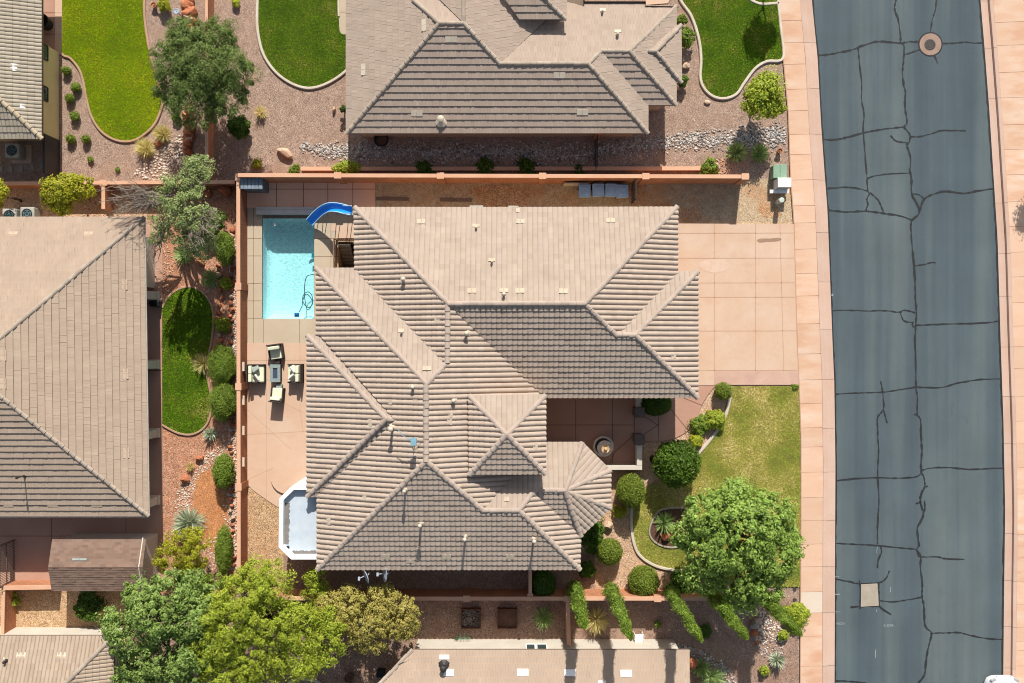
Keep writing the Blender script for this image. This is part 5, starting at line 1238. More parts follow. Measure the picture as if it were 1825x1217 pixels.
# ------------------------------------------------------------------ bins, utility boxes, mail
M_bin = plain('bin_plastic', C(158,176,194,.8), C(144,162,182,.8), 3, 20, rough=.5); M_binlid = plain('bin_lid', C(150,178,206,.85), C(136,164,192,.85), 2.2, 12, rough=.5, fvar=.15)
BL = ['blue-grey wheeled bin farthest from the metal gate','blue-grey wheeled bin second from the left of the four by the north wall','blue-grey wheeled bin second from the metal gate','blue-grey wheeled bin right beside the metal gate']
def make_bin():
    r = thing('wheelie_bin', BL[0], 'bin', (0,0,0), 'bins by the side gate', 0, False)
    mb = MB(); mb.box((0,0,.5), (.5,.54,.9), taper=1.2); part(mb, 'bin_body', M_bin, r, bevel=.02)
    mb = MB(); mb.box((0,-.03,1.0), (.635,.68,.06), taper=.96); mb.box((0,-.03,1.04), (.4,.46,.03), taper=.85); part(mb, 'lid', M_binlid, r, bevel=.015)
    mb = MB(); mb.tube([(-.22,.34,.98),(.22,.34,.98)], .018, 6); part(mb, 'handle', M_bin, r)
    for s in (-1,1): mb = MB(); mb.tube([(s*.24,.24,.12),(s*.3,.24,.12)], .12, 12); part(mb, 'wheel', M_black, r)
    return r
bn = make_bin()
for i, (x, y, a) in enumerate(((1042,338.5,0),(1066.5,337.5,.03),(1089.5,337.5,-.02),(1109.5,339.5,.04))):
    o = bn if i == 0 else copy_tree(bn); p = P(x,y,1.03); o.location = (p.x,p.y,.004); o.rotation_euler.z = a; o['label'] = BL[i]
mb = MB(); a, b = P(1005,325.5,.9), P(1050,325.5,.9); mb.box(((a.x+b.x)/2, a.y-.02, .45), (b.x-a.x,.05,.9)); tag(mb.build('leaning_board', M_vent, origin=(a.x,a.y,0)), 'pale board leaning on the north wall behind the bins', 'board')
for x0,y0,x1,lab in ((671,354,729,'long weathered board lying in the gravel strip north of the central house'),(784,356,841,'short weathered board lying end to end with the longer one')):
    mb = MB(); a, b = P(x0,y0), P(x1,y0+1); mb.box(((a.x+b.x)/2,(a.y+b.y)/2,.03), (b.x-a.x,.17,.05), R(-1)); tag(mb.build('timber_board', M_rust, origin=P((x0+x1)/2,y0)), lab, 'board')
ub = thing('utility_box', 'square pale green electrical box by the upper sidewalk', 'utility box', P(1388,307)); M_gbox = plain('pale_green_paint', C(164,196,166), C(150,184,154), 2, 18, rough=.5)
a, b = P(1378,293,.78), P(1402.5,317,.78); c = (a+b)/2; mb = MB(); mb.box((c.x,c.y,.37), (b.x-a.x-.05,a.y-b.y-.05,.72)); part(mb, 'box_body', M_gbox, ub, bevel=.02)
mb = MB(); w2 = (b.x-a.x)/2
for i in (0,1): mb.box((a.x+w2*(i+.5),c.y,.76), (w2-.012,a.y-b.y,.06))
part(mb, 'lid', M_gbox, ub, bevel=.012)
mx_ = thing('utility_cabinet', 'white metal cabinet with a low ledge, just below the pale green utility box', 'cabinet', P(1388,334)); a, b = P(1386.5,316.5,.98), P(1410.5,333.5,.98); c = (a+b)/2
mb = MB(); mb.box((c.x,c.y,.56), (b.x-a.x,a.y-b.y,.84)); part(mb, 'box_body', M_white, mx_, bevel=.02)
mb = MB(); mb.box((c.x,c.y,.08), (b.x-a.x+.06,a.y-b.y+.1,.14)); part(mb, 'base', M_grey, mx_)
mb = MB(); mb.box((c.x-.1,c.y-.36,.3), (1.0,.2,.06)); part(mb, 'shelf', M_white, mx_)
for i in range(3):
    for j in range(3): mb = MB(); mb.box((c.x-.22+i*.22, b.y-.006, .28+j*.25), (.2,.014,.22)); part(mb, 'door', M_grey, mx_)
mb = MB(); p = P(1393.5,356,.88); mb.lathe((p.x,p.y,0), [(.13,0),(.13,.84),(.135,.845),(.135,.88),(.05,.89)], 16); tag(mb.build('bollard', plain('bollard_paint', C(226,236,220), C(210,224,206), 3, 20), origin=(p.x,p.y,0)), 'pale green round marker post below the white cabinet', 'bollard')
for y in (1050,1069.5):
    mb = MB(); mb.lathe(P(1416,y,.004), [(.11,0),(.11,.02),(.08,.025),(.03,.02)], 14); tag(mb.build('meter_cover', M_lid, origin=P(1416,y)), 'small round cover in the gravel, %s of the two beside the pale sidewalk slab' % ('upper' if y < 1060 else 'lower'), 'cover')
# air conditioners
def aircon(label, px, py, z=.78, pad=True, rz=0.0):
    r = thing('air_conditioner', label, 'air conditioner', P(px,py,z)*Vector((1,1,0)) if False else Vector((P(px,py,z).x, P(px,py,z).y, 0)), None, rz, False)
    mb = MB(); mb.box((0,0,.42), (.74,.74,.72)); part(mb, 'cabinet', plain('aircon_metal', C(206,204,190), C(190,188,176), 3, 30), r, bevel=.05)
    mb = MB(); mb.lathe((0,0,.775), [(.33,0),(.33,.02),(.29,.03),(.29,.005)], 22); mb.lathe((0,0,.77), [(.28,.0),(.28,.012),(.02,.012)], 22, 1)
    for k in range(3): mb.tube([(.29*math.cos(a),.29*math.sin(a),.8) for a in [2*math.pi*i/16 for i in range(17)]] if k == 0 else [(.2*math.cos(a)/k,.2*math.sin(a)/k,.8) for a in [2*math.pi*i/16 for i in range(17)]], .008, 4, 0)
    for k in range(5): a = 2*math.pi*k/5; mb.beam((.04*math.cos(a),.04*math.sin(a),.785), (.25*math.cos(a+.4),.25*math.sin(a+.4),.785), .1, .012, 2)
    part(mb, 'fan_grille', [M_grey, M_black, M_hose], r)
    if pad: mb = MB(); mb.box((.14,-.05,.03), (1.05,.98,.06)); part(mb, 'pad', M_peach, r)
aircon('beige air conditioner on a concrete pad below the olive house, top left', 21, 268)
aircon('air conditioner with a round fan left of the yellow-green tree, north of the west house', 47, 381, .85, False); aircon('air conditioner half hidden by the west house eave, nearest the left edge', 16, 384, .8, False)
# fountain
fo = thing('fountain', 'round grey stone tiered fountain with a pale finial in the shaded courtyard', 'fountain', P(1074,794)); M_stone = plain('fountain_stone', C(226,214,200,.85), C(186,174,162,.85), 5, 24, bump=.6, fvar=.2); p = P(1074,794,.08)
mb = MB(); mb.lathe(p, [(.5,0),(.54,.3),(.55,.42),(.45,.42),(.42,.3),(.1,.28)], 28); part(mb, 'basin', M_stone, fo, smooth=False)
mb = MB(); mb.lathe(p+Vector((0,0,.3)), [(.12,-.02),(.09,.4),(.11,.62),(.36,.78),(.4,.86),(.33,.84),(.06,.74)], 24); part(mb, 'upper_bowl', M_stone, fo)
mb = MB(); mb.lathe(p+Vector((0,0,1.08)), [(.06,-.1),(.06,.28),(.2,.42),(.21,.48),(.14,.45),(.06,.45),(.1,.56),(.05,.64)], 18); part(mb, 'finial', plain('finial_stone', C(240,206,160), C(222,186,140), 3, 24), fo)
wm = NT('fountain_water'); mb = MB(); mb.lathe(p+Vector((0,0,.34)), [(.43,0),(.43,.01)], 24); part(mb, 'fountain_water', wm.finish((.03,.035,.035,1), .08, spec=.6), fo)
# raised beds, pots, lamps and small garden things
for x, w, lab in ((839.5,33,'square raised garden bed with pale rubble soil behind the south wall'),(904,33,'square raised garden bed with dark soil and rusty edge behind the south wall')):
    r = thing('raised_bed', lab, 'garden bed', P(x,1100)); mb = MB(); h = w*S*.5; p = P(x,1100)
    for dx, dy, sx, sy in ((0,h,2*h+.06,.06),(0,-h,2*h+.06,.06),(h,0,.06,2*h-.06),(-h,0,.06,2*h-.06)): mb.box((p.x+dx,p.y+dy,.15), (sx,sy,.3))
    part(mb, 'bed_frame', plain('rusty_steel', C(126,84,62), C(98,64,50), 5, 24), r); mb = MB(); mb.box((p.x,p.y,.12), (2*h-.06,2*h-.06,.2)); part(mb, 'soil', gravel('bed_soil', [C(120,108,100), C(90,80,74), C(150,140,130), C(70,62,58)], 14) if x < 870 else G_soil, r)
def pot(label, px, py, r, h, mat, soil=True):
    t_ = thing('plant_pot', label, 'pot', P(px,py)); mb = MB(); mb.lathe(P(px,py), [(r*.7,0),(r,h*.9),(r*1.08,h*.9),(r*1.08,h),(r*.88,h),(r*.85,h*.85)], 20); part(mb, 'pot_body', mat, t_); mb = MB(); mb.lathe(P(px,py,h*.84), [(r*.86,0),(r*.84,.01)], 16); part(mb, 'soil', G_soil, t_)
M_terra = plain('terracotta', C(206,138,96), C(186,118,80), 3, 24)
pot('empty brown round pot under the trees at the bottom', 624, 1205, .24, .4, plain('brown_glaze', C(130,100,70), C(110,84,60), 3, 20))
pot('small round terracotta pot above the green utility box', 1387, 271, .13, .35, M_terra); pot('rust-coloured block pot left of the bright bush at the top', 277, 12, .14, .3, M_terra)
mb = MB(); p = P(680,1196,0); mb.box((p.x,p.y,.2), (.4,.36,.4)); mb.box((p.x,p.y,.42), (.44,.4,.05)); tag(mb.build('black_box', M_black, origin=p, bevel=.02), 'small black box beside the pale ridge of the south house', 'box')
pot('low black tub under the south eave of the north house', 681, 251, .36, .4, M_black)
ly = thing('path_lamp', 'path lamp with a round metal shade near the red boulders at the top', 'lamp', P(317,24)); mb = MB(); p = P(314,20,.75); mb.tube([Vector((p.x+.12,p.y-.12,0)), Vector((p.x+.05,p.y-.05,.7)), p], .018, 6); part(mb, 'stake', M_dark, ly); mb = MB(); mb.lathe(p, [(.16,-.05),(.17,.0),(.14,.03),(.13,.0),(.02,-.01)], 18); part(mb, 'lamp_shade', M_dish, ly)
mb = MB(); p = P(825,1134,0)
for i in range(6): mb.tube([(p.x-.4+i*.16,p.y,0),(p.x-.4+i*.16,p.y-.02,.55)], .008, 5)
for z in (.2,.38,.55): mb.tube([(p.x-.42,p.y,z),(p.x+.42,p.y,z)], .008, 5)
for i in range(4): mb.tube([(p.x-.3+i*.2,p.y+.02,.5),(p.x-.3+i*.2,p.y+.3,.45)], .008, 5)
tag(mb.build('wire_trellis', plain('green_wire', C(90,150,110), C(76,130,94), 4, 20), origin=p), 'low green wire trellis against the cream south house wall', 'trellis')
lc = thing('garden_chair', 'white metal garden chair by the cream wall of the south house', 'chair', P(1137,1132)); mb = MB(); p = P(1137,1133,0)
mb.box((p.x,p.y,.42), (.45,.42,.04)); mb.box((p.x+.03,p.y-.22,.68), (.45,.04,.5)); part(mb, 'seat', M_white, lc)
for dx in (-.2,.2):
    for dy in (-.18,.18): mb = MB(); mb.tube([(p.x+dx*1.2,p.y+dy*1.2,0),(p.x+dx,p.y+dy,.42)], .018, 6); part(mb, 'leg', M_white, lc)
    mb = MB(); mb.tube([(p.x+dx*1.15,p.y-.2,.62),(p.x+dx*1.15,p.y+.22,.62),(p.x+dx*1.1,p.y+.2,.0)], .018, 6); part(mb, 'arm', M_white, lc)
SL = ['leftmost stepping stone at the photo edge below the air conditioner','second stepping stone from the left edge','third stepping stone from the left edge','fourth stepping stone, left of the tilted pair','first of the two tilted stepping stones','last stepping stone, nearest the dark fence panel']
for (x,y,a), lab in zip(((2,302,0),(19,302,0),(38,301,0),(57,298,.1),(75,295,.25),(93,287,.4)), SL):
    mb = MB(); mb.box(P(x,y,.02), (.2,.34,.05), a); tag(mb.build('stepping_stone', M_conc, origin=P(x,y), bevel=.01), lab, 'stepping stone', 'stepping stones below the olive house')
oc = thing('patio_chair', 'dark round-backed patio chair in the shaded terrace of the olive house', 'chair', P(80,40)); mb = MB(); p = P(79,40,.4); mb.lathe((p.x,p.y,.03), [(.3,.0),(.36,.4),(.38,.72),(.33,.72),(.3,.42),(.02,.38)], 16); part(mb, 'shell', M_black, oc)
mb = MB(); a, b = P(268,536,.6), P(280,545,.6); mb.box(((a.x+b.x)/2,a.y-.15,.3), (.5,.28,.6)); tag(mb.build('patio_planter', M_black, origin=(a.x,a.y,0), bevel=.03), 'black planter behind the upper white column of the west house patio', 'planter')
# ------------------------------------------------------------------ parked car at the bottom edge
car = thing('parked_car', 'white car nosing in at the bottom right corner by the kerb', 'car', P(1779,1290,.012)); M_car = plain('white_car_paint', (.78,.80,.82,1), (.76,.78,.8,1), 1, 3, rough=.2, bump=0, spec=.6, fvar=.01)
cx_, cy_ = P(1779,0).x, P(0,1207,.7).y; bm = bmesh.new()
def carring(y, w, z0, z1, k=10):
    pts = []
    for i in range(k+1):
        a = math.pi*i/k; c_, s_ = math.cos(a), math.sin(a)
        pts.append((cx_+w*math.copysign(abs(c_)**.45, c_), y, z0+(z1-z0)*abs(s_)**.5))
    return pts
st = [(0,.35,.35,.62),(.06,.58,.28,.70),(.18,.74,.22,.76),(.45,.86,.2,.84),(1.0,.9,.2,.94),(1.5,.9,.2,1.0),(1.75,.9,.2,1.04),(3.2,.9,.2,1.06),(4.0,.88,.22,1.04),(4.5,.8,.3,.98),(4.7,.6,.4,.8)]
mb = MB(); vs = []; 
for dy, w, z0, z1 in st: vs += carring(cy_-dy, w, z0, z1)
fs = [[i*11+k, i*11+k+1, (i+1)*11+k+1, (i+1)*11+k] for i in range(len(st)-1) for k in range(10)]; mb.add(vs, fs); mb.add(vs[:11], [list(range(10,-1,-1))]); mb.add(vs[-11:], [list(range(11))])
part(mb, 'body', M_car, car, smooth=True)
mb = MB(); vs = []
for dy, w, z1 in ((1.6,.72,1.04),(2.2,.64,1.42),(2.9,.64,1.47),(3.6,.62,1.4),(4.1,.66,1.03)): vs += carring(cy_-dy, w, .95, z1)
mb.add(vs, [[i*11+k, i*11+k+1, (i+1)*11+k+1, (i+1)*11+k] for i in range(4) for k in range(10)]); part(mb, 'windows', M_glass, car, smooth=True)
mb = MB(); mb.box((cx_,cy_-2.95,1.455), (1.1,1.3,.05)); part(mb, 'car_roof', M_car, car, bevel=.02)
for s in (-1,1):
    mb = MB(); mb.box((cx_+s*.6,cy_-.16,.67), (.28,.16,.12), s*-.35); part(mb, 'headlight', M_grey, car, bevel=.03)
    for dy in (.95,3.75): mb = MB(); mb.tube([(cx_+s*.7,cy_-dy,.33),(cx_+s*.9,cy_-dy,.33)], .33, 18); part(mb, 'wheel', M_black, car)
mb = MB(); mb.box((cx_,cy_-.04,.5), (.8,.06,.18)); part(mb, 'grille', M_black, car)
# ------------------------------------------------------------------ planting
L_mesq = leafmat('mesquite_leaf', C(120,146,66,.72), C(154,176,94,.75), C(80,104,38,.65), .3)
L_oak = leafmat('pale_leaf', C(140,162,84,.78), C(196,208,142,.82), C(102,128,52,.72), .3)
L_yell = leafmat('yellow_green_leaf', C(172,176,32,.85), C(208,206,66,.85), C(134,146,26,.85), .4)
L_pistache = leafmat('fresh_leaf', C(136,172,64,.85), C(178,204,104,.9), C(84,116,32,.75), .32, 2.0)
L_bluegr = leafmat('sycamore_leaf', C(128,162,68,.8), C(174,198,108,.85), C(84,114,42,.7), .32, 2.0)
L_lime = leafmat('lime_leaf', C(160,180,46,.95), C(200,208,82,1.0), C(108,134,30,.85), .42)
L_olive = leafmat('rusty_leaf', C(170,168,74,.95), C(212,192,114,1.0), C(120,126,44,.88), .36)
L_cyp = leafmat('cypress_leaf', C(144,174,66,.9), C(172,196,94,.95), C(100,130,38,.8), .25)
L_box = leafmat('clipped_leaf', C(116,136,36,.85), C(148,164,62,.88), C(82,104,22,.8), .3)
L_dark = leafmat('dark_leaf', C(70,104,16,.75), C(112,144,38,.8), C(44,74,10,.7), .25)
L_green = leafmat('shrub_leaf', C(116,144,40,.85), C(154,174,66,.88), C(80,108,22,.8), .3)
L_bright = leafmat('bright_leaf', C(196,204,40,.78), C(222,222,80,.78), C(140,164,32,.78), .4)
L_yucca = leafmat('yucca_blade', C(146,176,96,.95), C(192,210,146,1.0), None, .3)
L_spoon = leafmat('blue_blade', C(176,192,156,.95), C(214,220,194,1.0), None, .3)
L_straw = leafmat('straw_blade', C(220,206,132,1.0), C(240,226,168,1.0), C(188,188,96,.9), .4)
# trees
tree('feathery_tree', 'large feathery dark grey-green tree leaning over the brown wall, top left', 'tree', P(366,150), [(362,120,3.9,62,1.5),(310,110,3.6,40,1.2),(415,125,3.7,42,1.3),(352,175,3.4,52,1.2),(335,70,3.6,36,1.0),(388,70,3.6,38,1.1),(405,175,3.3,40,1.1),(305,160,3.2,30,.9)], L_mesq, M_bark, 520, .27, 62000, .16, .036, trunk_r=.14, jitter=.9, shell=.5, twigs=6)
bt = tree('half_bare_tree', 'half-bare green tree with grey dead branches over the corner of the west house', 'tree', P(322,372), [(318,345,5.2,42,1.1),(300,385,4.6,32,.9),(348,318,5.0,34,.9),(285,418,3.9,22,.7),(335,372,5.4,36,1.0),(364,300,4.4,24,.7),(345,295,4.4,22,.7),(356,405,4.8,34,1.3),(362,440,4.0,24,1.1),(340,432,4.2,28,1.2),(375,385,4.4,20,1.0)], L_oak, M_deadwood, 330, .2, 19000, .11, .05, trunk_r=.14, twigs=8)
rnd = random.Random(5)
def deadfan(root_px, tips, z0, z1, spread, k):
    mb = MB()
    for tx, ty in tips:
        a = P(*root_px, z0); b = P(tx, ty, z1); pts = limb(mb, a, b, .05, .016, rnd, .1)
        for _ in range(k):
            s = pts[rnd.randint(1, 4)]; e = s+Vector((b-a)).normalized()*rnd.uniform(.4,1.1)+Vector((rnd.uniform(-1,1)*spread, rnd.uniform(-1,1)*spread, rnd.uniform(-.2,.4)))
            q = limb(mb, s, e, .02, .007, rnd, .12, 4)
            for _ in range(3):
                e2 = q[-2]+Vector((rnd.uniform(-1,1)*.4, rnd.uniform(-1,1)*.4, rnd.uniform(-.1,.25))); limb(mb, q[-2], e2, .01, .004, rnd, .1, 3)
    part(mb, 'dead_branch', M_deadwood, bt)
deadfan((300,360), [(205,330),(198,345),(205,365),(215,378),(225,350),(240,328),(250,372),(262,345),(232,362)], 3.0, 3.9, .5, 8)
deadfan((335,375), [(362,440),(355,430),(382,378),(372,395),(360,412),(345,420),(378,408)], 4.6, 5.6, .4, 7)
deadfan((300,390), [(272,470),(265,450),(282,462),(275,440)], 3.0, 3.6, .35, 5)
def smalltree(label, px, py, r, z, rz, mat, n=7000, L=.11, Wd=.07, cr=.22, nc=60, extra=()): return tree('small_tree', label, 'tree', P(CX+(px-CX)*.95, CY+(py-CY)*.95), [(px,py,z,r,rz)]+list(extra), mat, M_bark, nc, cr, n, L, Wd, trunk_r=.06)
smalltree('round yellow-green tree by the air conditioners north of the west house', 120, 340, 30, 2.3, .8, L_yell, 11000, .12, .08, .24, 90, ((96,345,2.1,22,.6),(144,335,2.1,22,.6),(112,362,2.0,20,.5)))
smalltree('yellow-green tree cut off by the left edge of the photo', -8, 345, 22, 2.2, .7, L_yell, 4000)
smalltree('round green tree beside the upper sidewalk and white lawn edging', 1362, 172, 34, 2.2, .95, L_lime, 12000, .12, .08, .24, 110, ((1345,185,2.0,22,.6),(1380,182,2.0,22,.6),(1362,150,2.0,22,.6)))
T5 = [(1318,950,4.6,66,1.6),(1262,920,4.2,44,1.2),(1370,925,4.2,44,1.2),(1268,980,4.0,48,1.3),(1375,985,3.9,46,1.3),(1320,1020,3.8,50,1.2),(1225,950,3.7,28,.9),(1310,890,3.9,40,1.0),(1405,960,3.6,24,.8),(1360,1045,3.4,38,.9),(1250,1025,3.4,34,.9),(1320,1065,3.2,26,.7)]
tree('shade_tree', 'big leafy green shade tree on the front lawn near the sidewalk', 'tree', P(1290,940), T5, L_pistache, M_bark, 760, .23, 62000, .16, .08, trunk_r=.16, shell=.72, jitter=.5)
TB = [(275,1095,4.5,46,1.4),(235,1130,4.2,44,1.2),(310,1060,4.2,46,1.2),(345,1100,4.0,40,1.2),(255,1060,3.9,36,1.0),(210,1110,3.7,30,.9),(300,1170,3.9,46,1.2),(255,1180,3.7,40,1.0),(340,1160,3.6,40,1.0),(290,1215,3.5,50,1.0),(240,1215,3.3,36,.8),(372,1075,3.6,34,.9),(370,1135,3.5,34,.9),(345,1045,3.5,30,.8),(355,1195,3.3,34,.8)]
tree('broad_tree', 'broad blue-green tree overlapping the bottom left house and shed', 'tree', P(325,1105), TB, L_bluegr, M_bark, 640, .21, 50000, .15, .08, trunk_r=.17, shell=.68, jitter=.55)
TL = [(440,1060,4.4,50,1.3),(485,1040,4.2,40,1.1),(410,1100,4.3,52,1.3),(470,1110,4.3,50,1.2),(530,1110,4.0,42,1.0),(395,1150,3.9,48,1.2),(460,1170,3.8,50,1.1),(530,1170,3.7,42,1.0),(575,1150,3.5,36,.9),(400,1200,3.6,46,1.0),(460,1025,3.9,34,.9),(590,1110,3.4,30,.8),(470,1215,3.4,44,.8),(375,1175,3.4,34,.8),(380,1100,3.8,34,.9),(545,1130,3.4,36,.8),(560,1175,3.3,30,.7)]
tree('loose_tree', 'loose bright lime-green tree over the south-west corner of the block wall', 'tree', P(490,1100), TL, L_lime, M_bark, 680, .25, 76000, .15, .045, trunk_r=.16, jitter=.8, twigs=2)
tree('rusty_shrub_tree', 'dense olive and rust coloured tree left of the raised garden beds', 'tree', P(665,1090), [(650,1098,2.9,50,1.0),(705,1098,2.8,46,.9),(600,1090,2.8,36,.8),(680,1075,2.7,36,.7),(660,1120,2.6,44,.7),(725,1115,2.5,24,.6),(575,1105,2.6,26,.6),(585,1072,2.6,24,.6),(625,1068,2.7,30,.7)], L_olive, M_bark, 520, .16, 46000, .09, .05, trunk_r=.1, shell=.75)
tree('upright_shrub', 'upright green shrub against the south wall below the white bay', 'shrub', P(566,1052), [(566,1030,2.3,20,.8),(562,1055,2.2,22,.8),(570,1080,2.0,22,.7)], L_lime, M_bark, 60, .22, 8000, .1, .05, trunk_r=.06)
tree('golden_shrub', 'bright yellow-green open shrub above the broad blue-green tree', 'shrub', P(330,975), [(325,975,2.0,36,.6),(350,965,1.9,26,.5),(300,990,1.9,28,.5),(340,1000,1.8,26,.5)], L_yell, M_bark, 110, .2, 9000, .09, .055, trunk_r=.05)
tree('green_shrub', 'dark green shrub with a black pot shape under the golden shrub', 'shrub', P(345,1030), [(340,1030,1.5,34,.6),(375,1045,1.4,28,.5)], L_green, M_bark, 60, .2, 6000, .1, .06, trunk_r=.05)
ball('round_tree', 'round dark-leaved tree on the front lawn beside the flower bed', 'tree', 1206, 826, 38, 1.5, 1.0, L_dark, 9000, .13, .075, fuzz=.14, lumps=.08)
# cypresses: tall, thin, upright
def cypress(label, base, tip, r, h, seed):
    rng = np.random.default_rng(seed); b = P(*base); tp = P(*tip, h); b = Vector((tp.x*.75+b.x*.25, tp.y*.75+b.y*.25, 0)) if False else Vector((tp.x, tp.y, 0))
    root = thing('cypress', label, 'cypress', b, 'row of cypresses along the south wall'); n = 15000
    zz = rng.uniform(.02,1,n)**.9; a = rng.uniform(0,2*math.pi,n); prof = lambda q: r*np.minimum(1, .55+q*6)*(1.05-.6*q)*np.clip((1-q)/.12, 0, 1)**.6
    wob = 1+.17*np.sin(a*3+zz*17+seed)+.13*np.sin(a*2-zz*29+seed*2)+.08*np.sin(zz*61+a*4); rr = prof(zz)*wob*np.where(rng.random(n) < .12, rng.uniform(1,1.35,n), rng.uniform(.75,1.08,n))
    p = np.stack([b.x+np.cos(a)*rr, b.y+np.sin(a)*rr, .15+zz*(h-.15)], 1)
    nr = np.stack([np.cos(a), np.sin(a), np.full(n,.25)], 1)
    n3 = unit(nr+rng.normal(0,.5,nr.shape)); up = unit(np.array([0,0,1.0])+nr*.25+rng.normal(0,.22,nr.shape)); sd = unit(np.cross(n3, up)); lg = .15*rng.uniform(.5,1.4,(n,1)); wd = .032*rng.uniform(.6,1.4,(n,1)); q = np.stack([p-up*lg/2, p+sd*wd/2, p+up*lg/2, p-sd*wd/2], 1); vs, fs = [], []
    for i in range(13):
        z = i/12
        for k in range(10): t_ = 2*math.pi*k/10; w_ = float(prof(np.array([max(z,.001)]))[0])*.8; vs.append((b.x+w_*math.cos(t_), b.y+w_*math.sin(t_), .15+z*(h-.3)))
    for i in range(12):
        for k in range(10): fs.append((i*10+k, i*10+(k+1)%10, (i+1)*10+(k+1)%10, (i+1)*10+k))
    np_mesh('foliage', q, 4, L_cyp, root, (np.array(vs), np.array(fs))); mb = MB(); mb.tube([b-Vector((0,0,.05)), b+Vector((0,0,.5))], [.09,.07], 7); part(mb, 'trunk', M_bark, root)
cypress('cypress nearest the central house, short and broad', (1035,1045), (1042,1119), .38, 7.6, 1)
cypress('slim sunlit cypress between the two ball shrubs', (1090,1045), (1125,1140), .35, 9.2, 2)
cypress('cypress just left of the big shade tree, leaning right of the block wall pillar', (1196,1045), (1251,1143), .32, 9.2, 3)
cypress('mostly shaded cypress under the big shade tree beside the grey slab boulder', (1285,1060), (1332,1138), .36, 8.6, 4)
cypress('cypress closest to the sidewalk and the pale slab', (1385,1060), (1428,1132), .38, 8.2, 5)
# clipped balls and shrubs: (label, px, py, r, z, rz, mat, n, L)
for a in (('tall clipped oval shrub below the cream courtyard wall', 1124,874,23.5,1.0,.95,L_box,9000,28), ('round clipped ball shrub east of the central house corner', 1086,983,21.5,.75,.7,L_box,7000,22), ('largest clipped ball shrub, against the south block wall', 1147,1036,26,.85,.8,L_box,9000,26.5)):
    ball('ball_shrub', a[0], 'shrub', *a[1:6], a[6], a[7], .08, .045, ry=a[8], fuzz=.1, lumps=.05)
ball('clipped_bush', 'dark square-clipped bush under the garage eave by the gate pillar', 'shrub', 1168, 720, 28, .75, .65, L_dark, 7000, .07, .045, ry=20, fuzz=.06)
ball('clipped_bush', 'square dark bush between the house and the south wall by the stub wall', 'shrub', 969, 1040, 21, .85, .8, L_dark, 6000, .07, .045, ry=24)
def bush(label, px, py, r, z, rz, lmat, n, ry):
    """loose shrub: uneven clumps of leaves on a few stems"""
    rng = nrng(); rnd = random.Random(SEED[0]); c = P(px, py, z); f = S*(H-z)/H; b0 = Vector((c.x, c.y, 0)); root = thing('shrub', label, 'shrub', b0)
    bl = [((c.x, c.y, c.z), (r*f*.78, ry*f*.78, rz*.95))]
    for i in range(5):
        an = i*1.257+rnd.uniform(-.4,.4); k = rnd.uniform(.35,.6); s = rnd.uniform(.45,.62)
        bl.append(((c.x+math.cos(an)*r*f*k, c.y+math.sin(an)*ry*f*k, c.z*rnd.uniform(.7,1.05)), (r*f*s, ry*f*s, rz*rnd.uniform(.5,.8))))
    w = max(.05, r*f*.2); np_mesh('foliage', clumpy(rng, bl, int(16+r*4), w, int(n*2.2), .05+r*f*.085, .03+r*f*.045, -.3, .65, .6), 4, lmat, root)
    mb = MB()
    for q, _ in bl[1:]: limb(mb, b0-Vector((0,0,.03)), q, .02, .008, rnd, .1, 3)
    part(mb, 'stem', M_bark, root)
SH = [('small green shrub, topmost of those by the lawn edging, top left',118,126,7.5,L_green),('small shrub second down beside the yellow-green lawn',135,155,8,L_green),('small shrub third down, left of the lawn bend',124,175,7.5,L_green),('small shrub fourth down beside the yellow-green lawn',133,207,8,L_green),('small shrub at the bottom left of the yellow-green lawn',126,248,7.5,L_green),('small shrub just below the yellow-green lawn',153,248,7,L_green)]
for lab,x,y,r,mt in SH: ball('small_shrub', lab, 'shrub', x, y, r, .24, .24, mt, 1100, .06, .035, group='small shrubs in the gravel beside the top left lawn', fuzz=.15, lumps=.15)
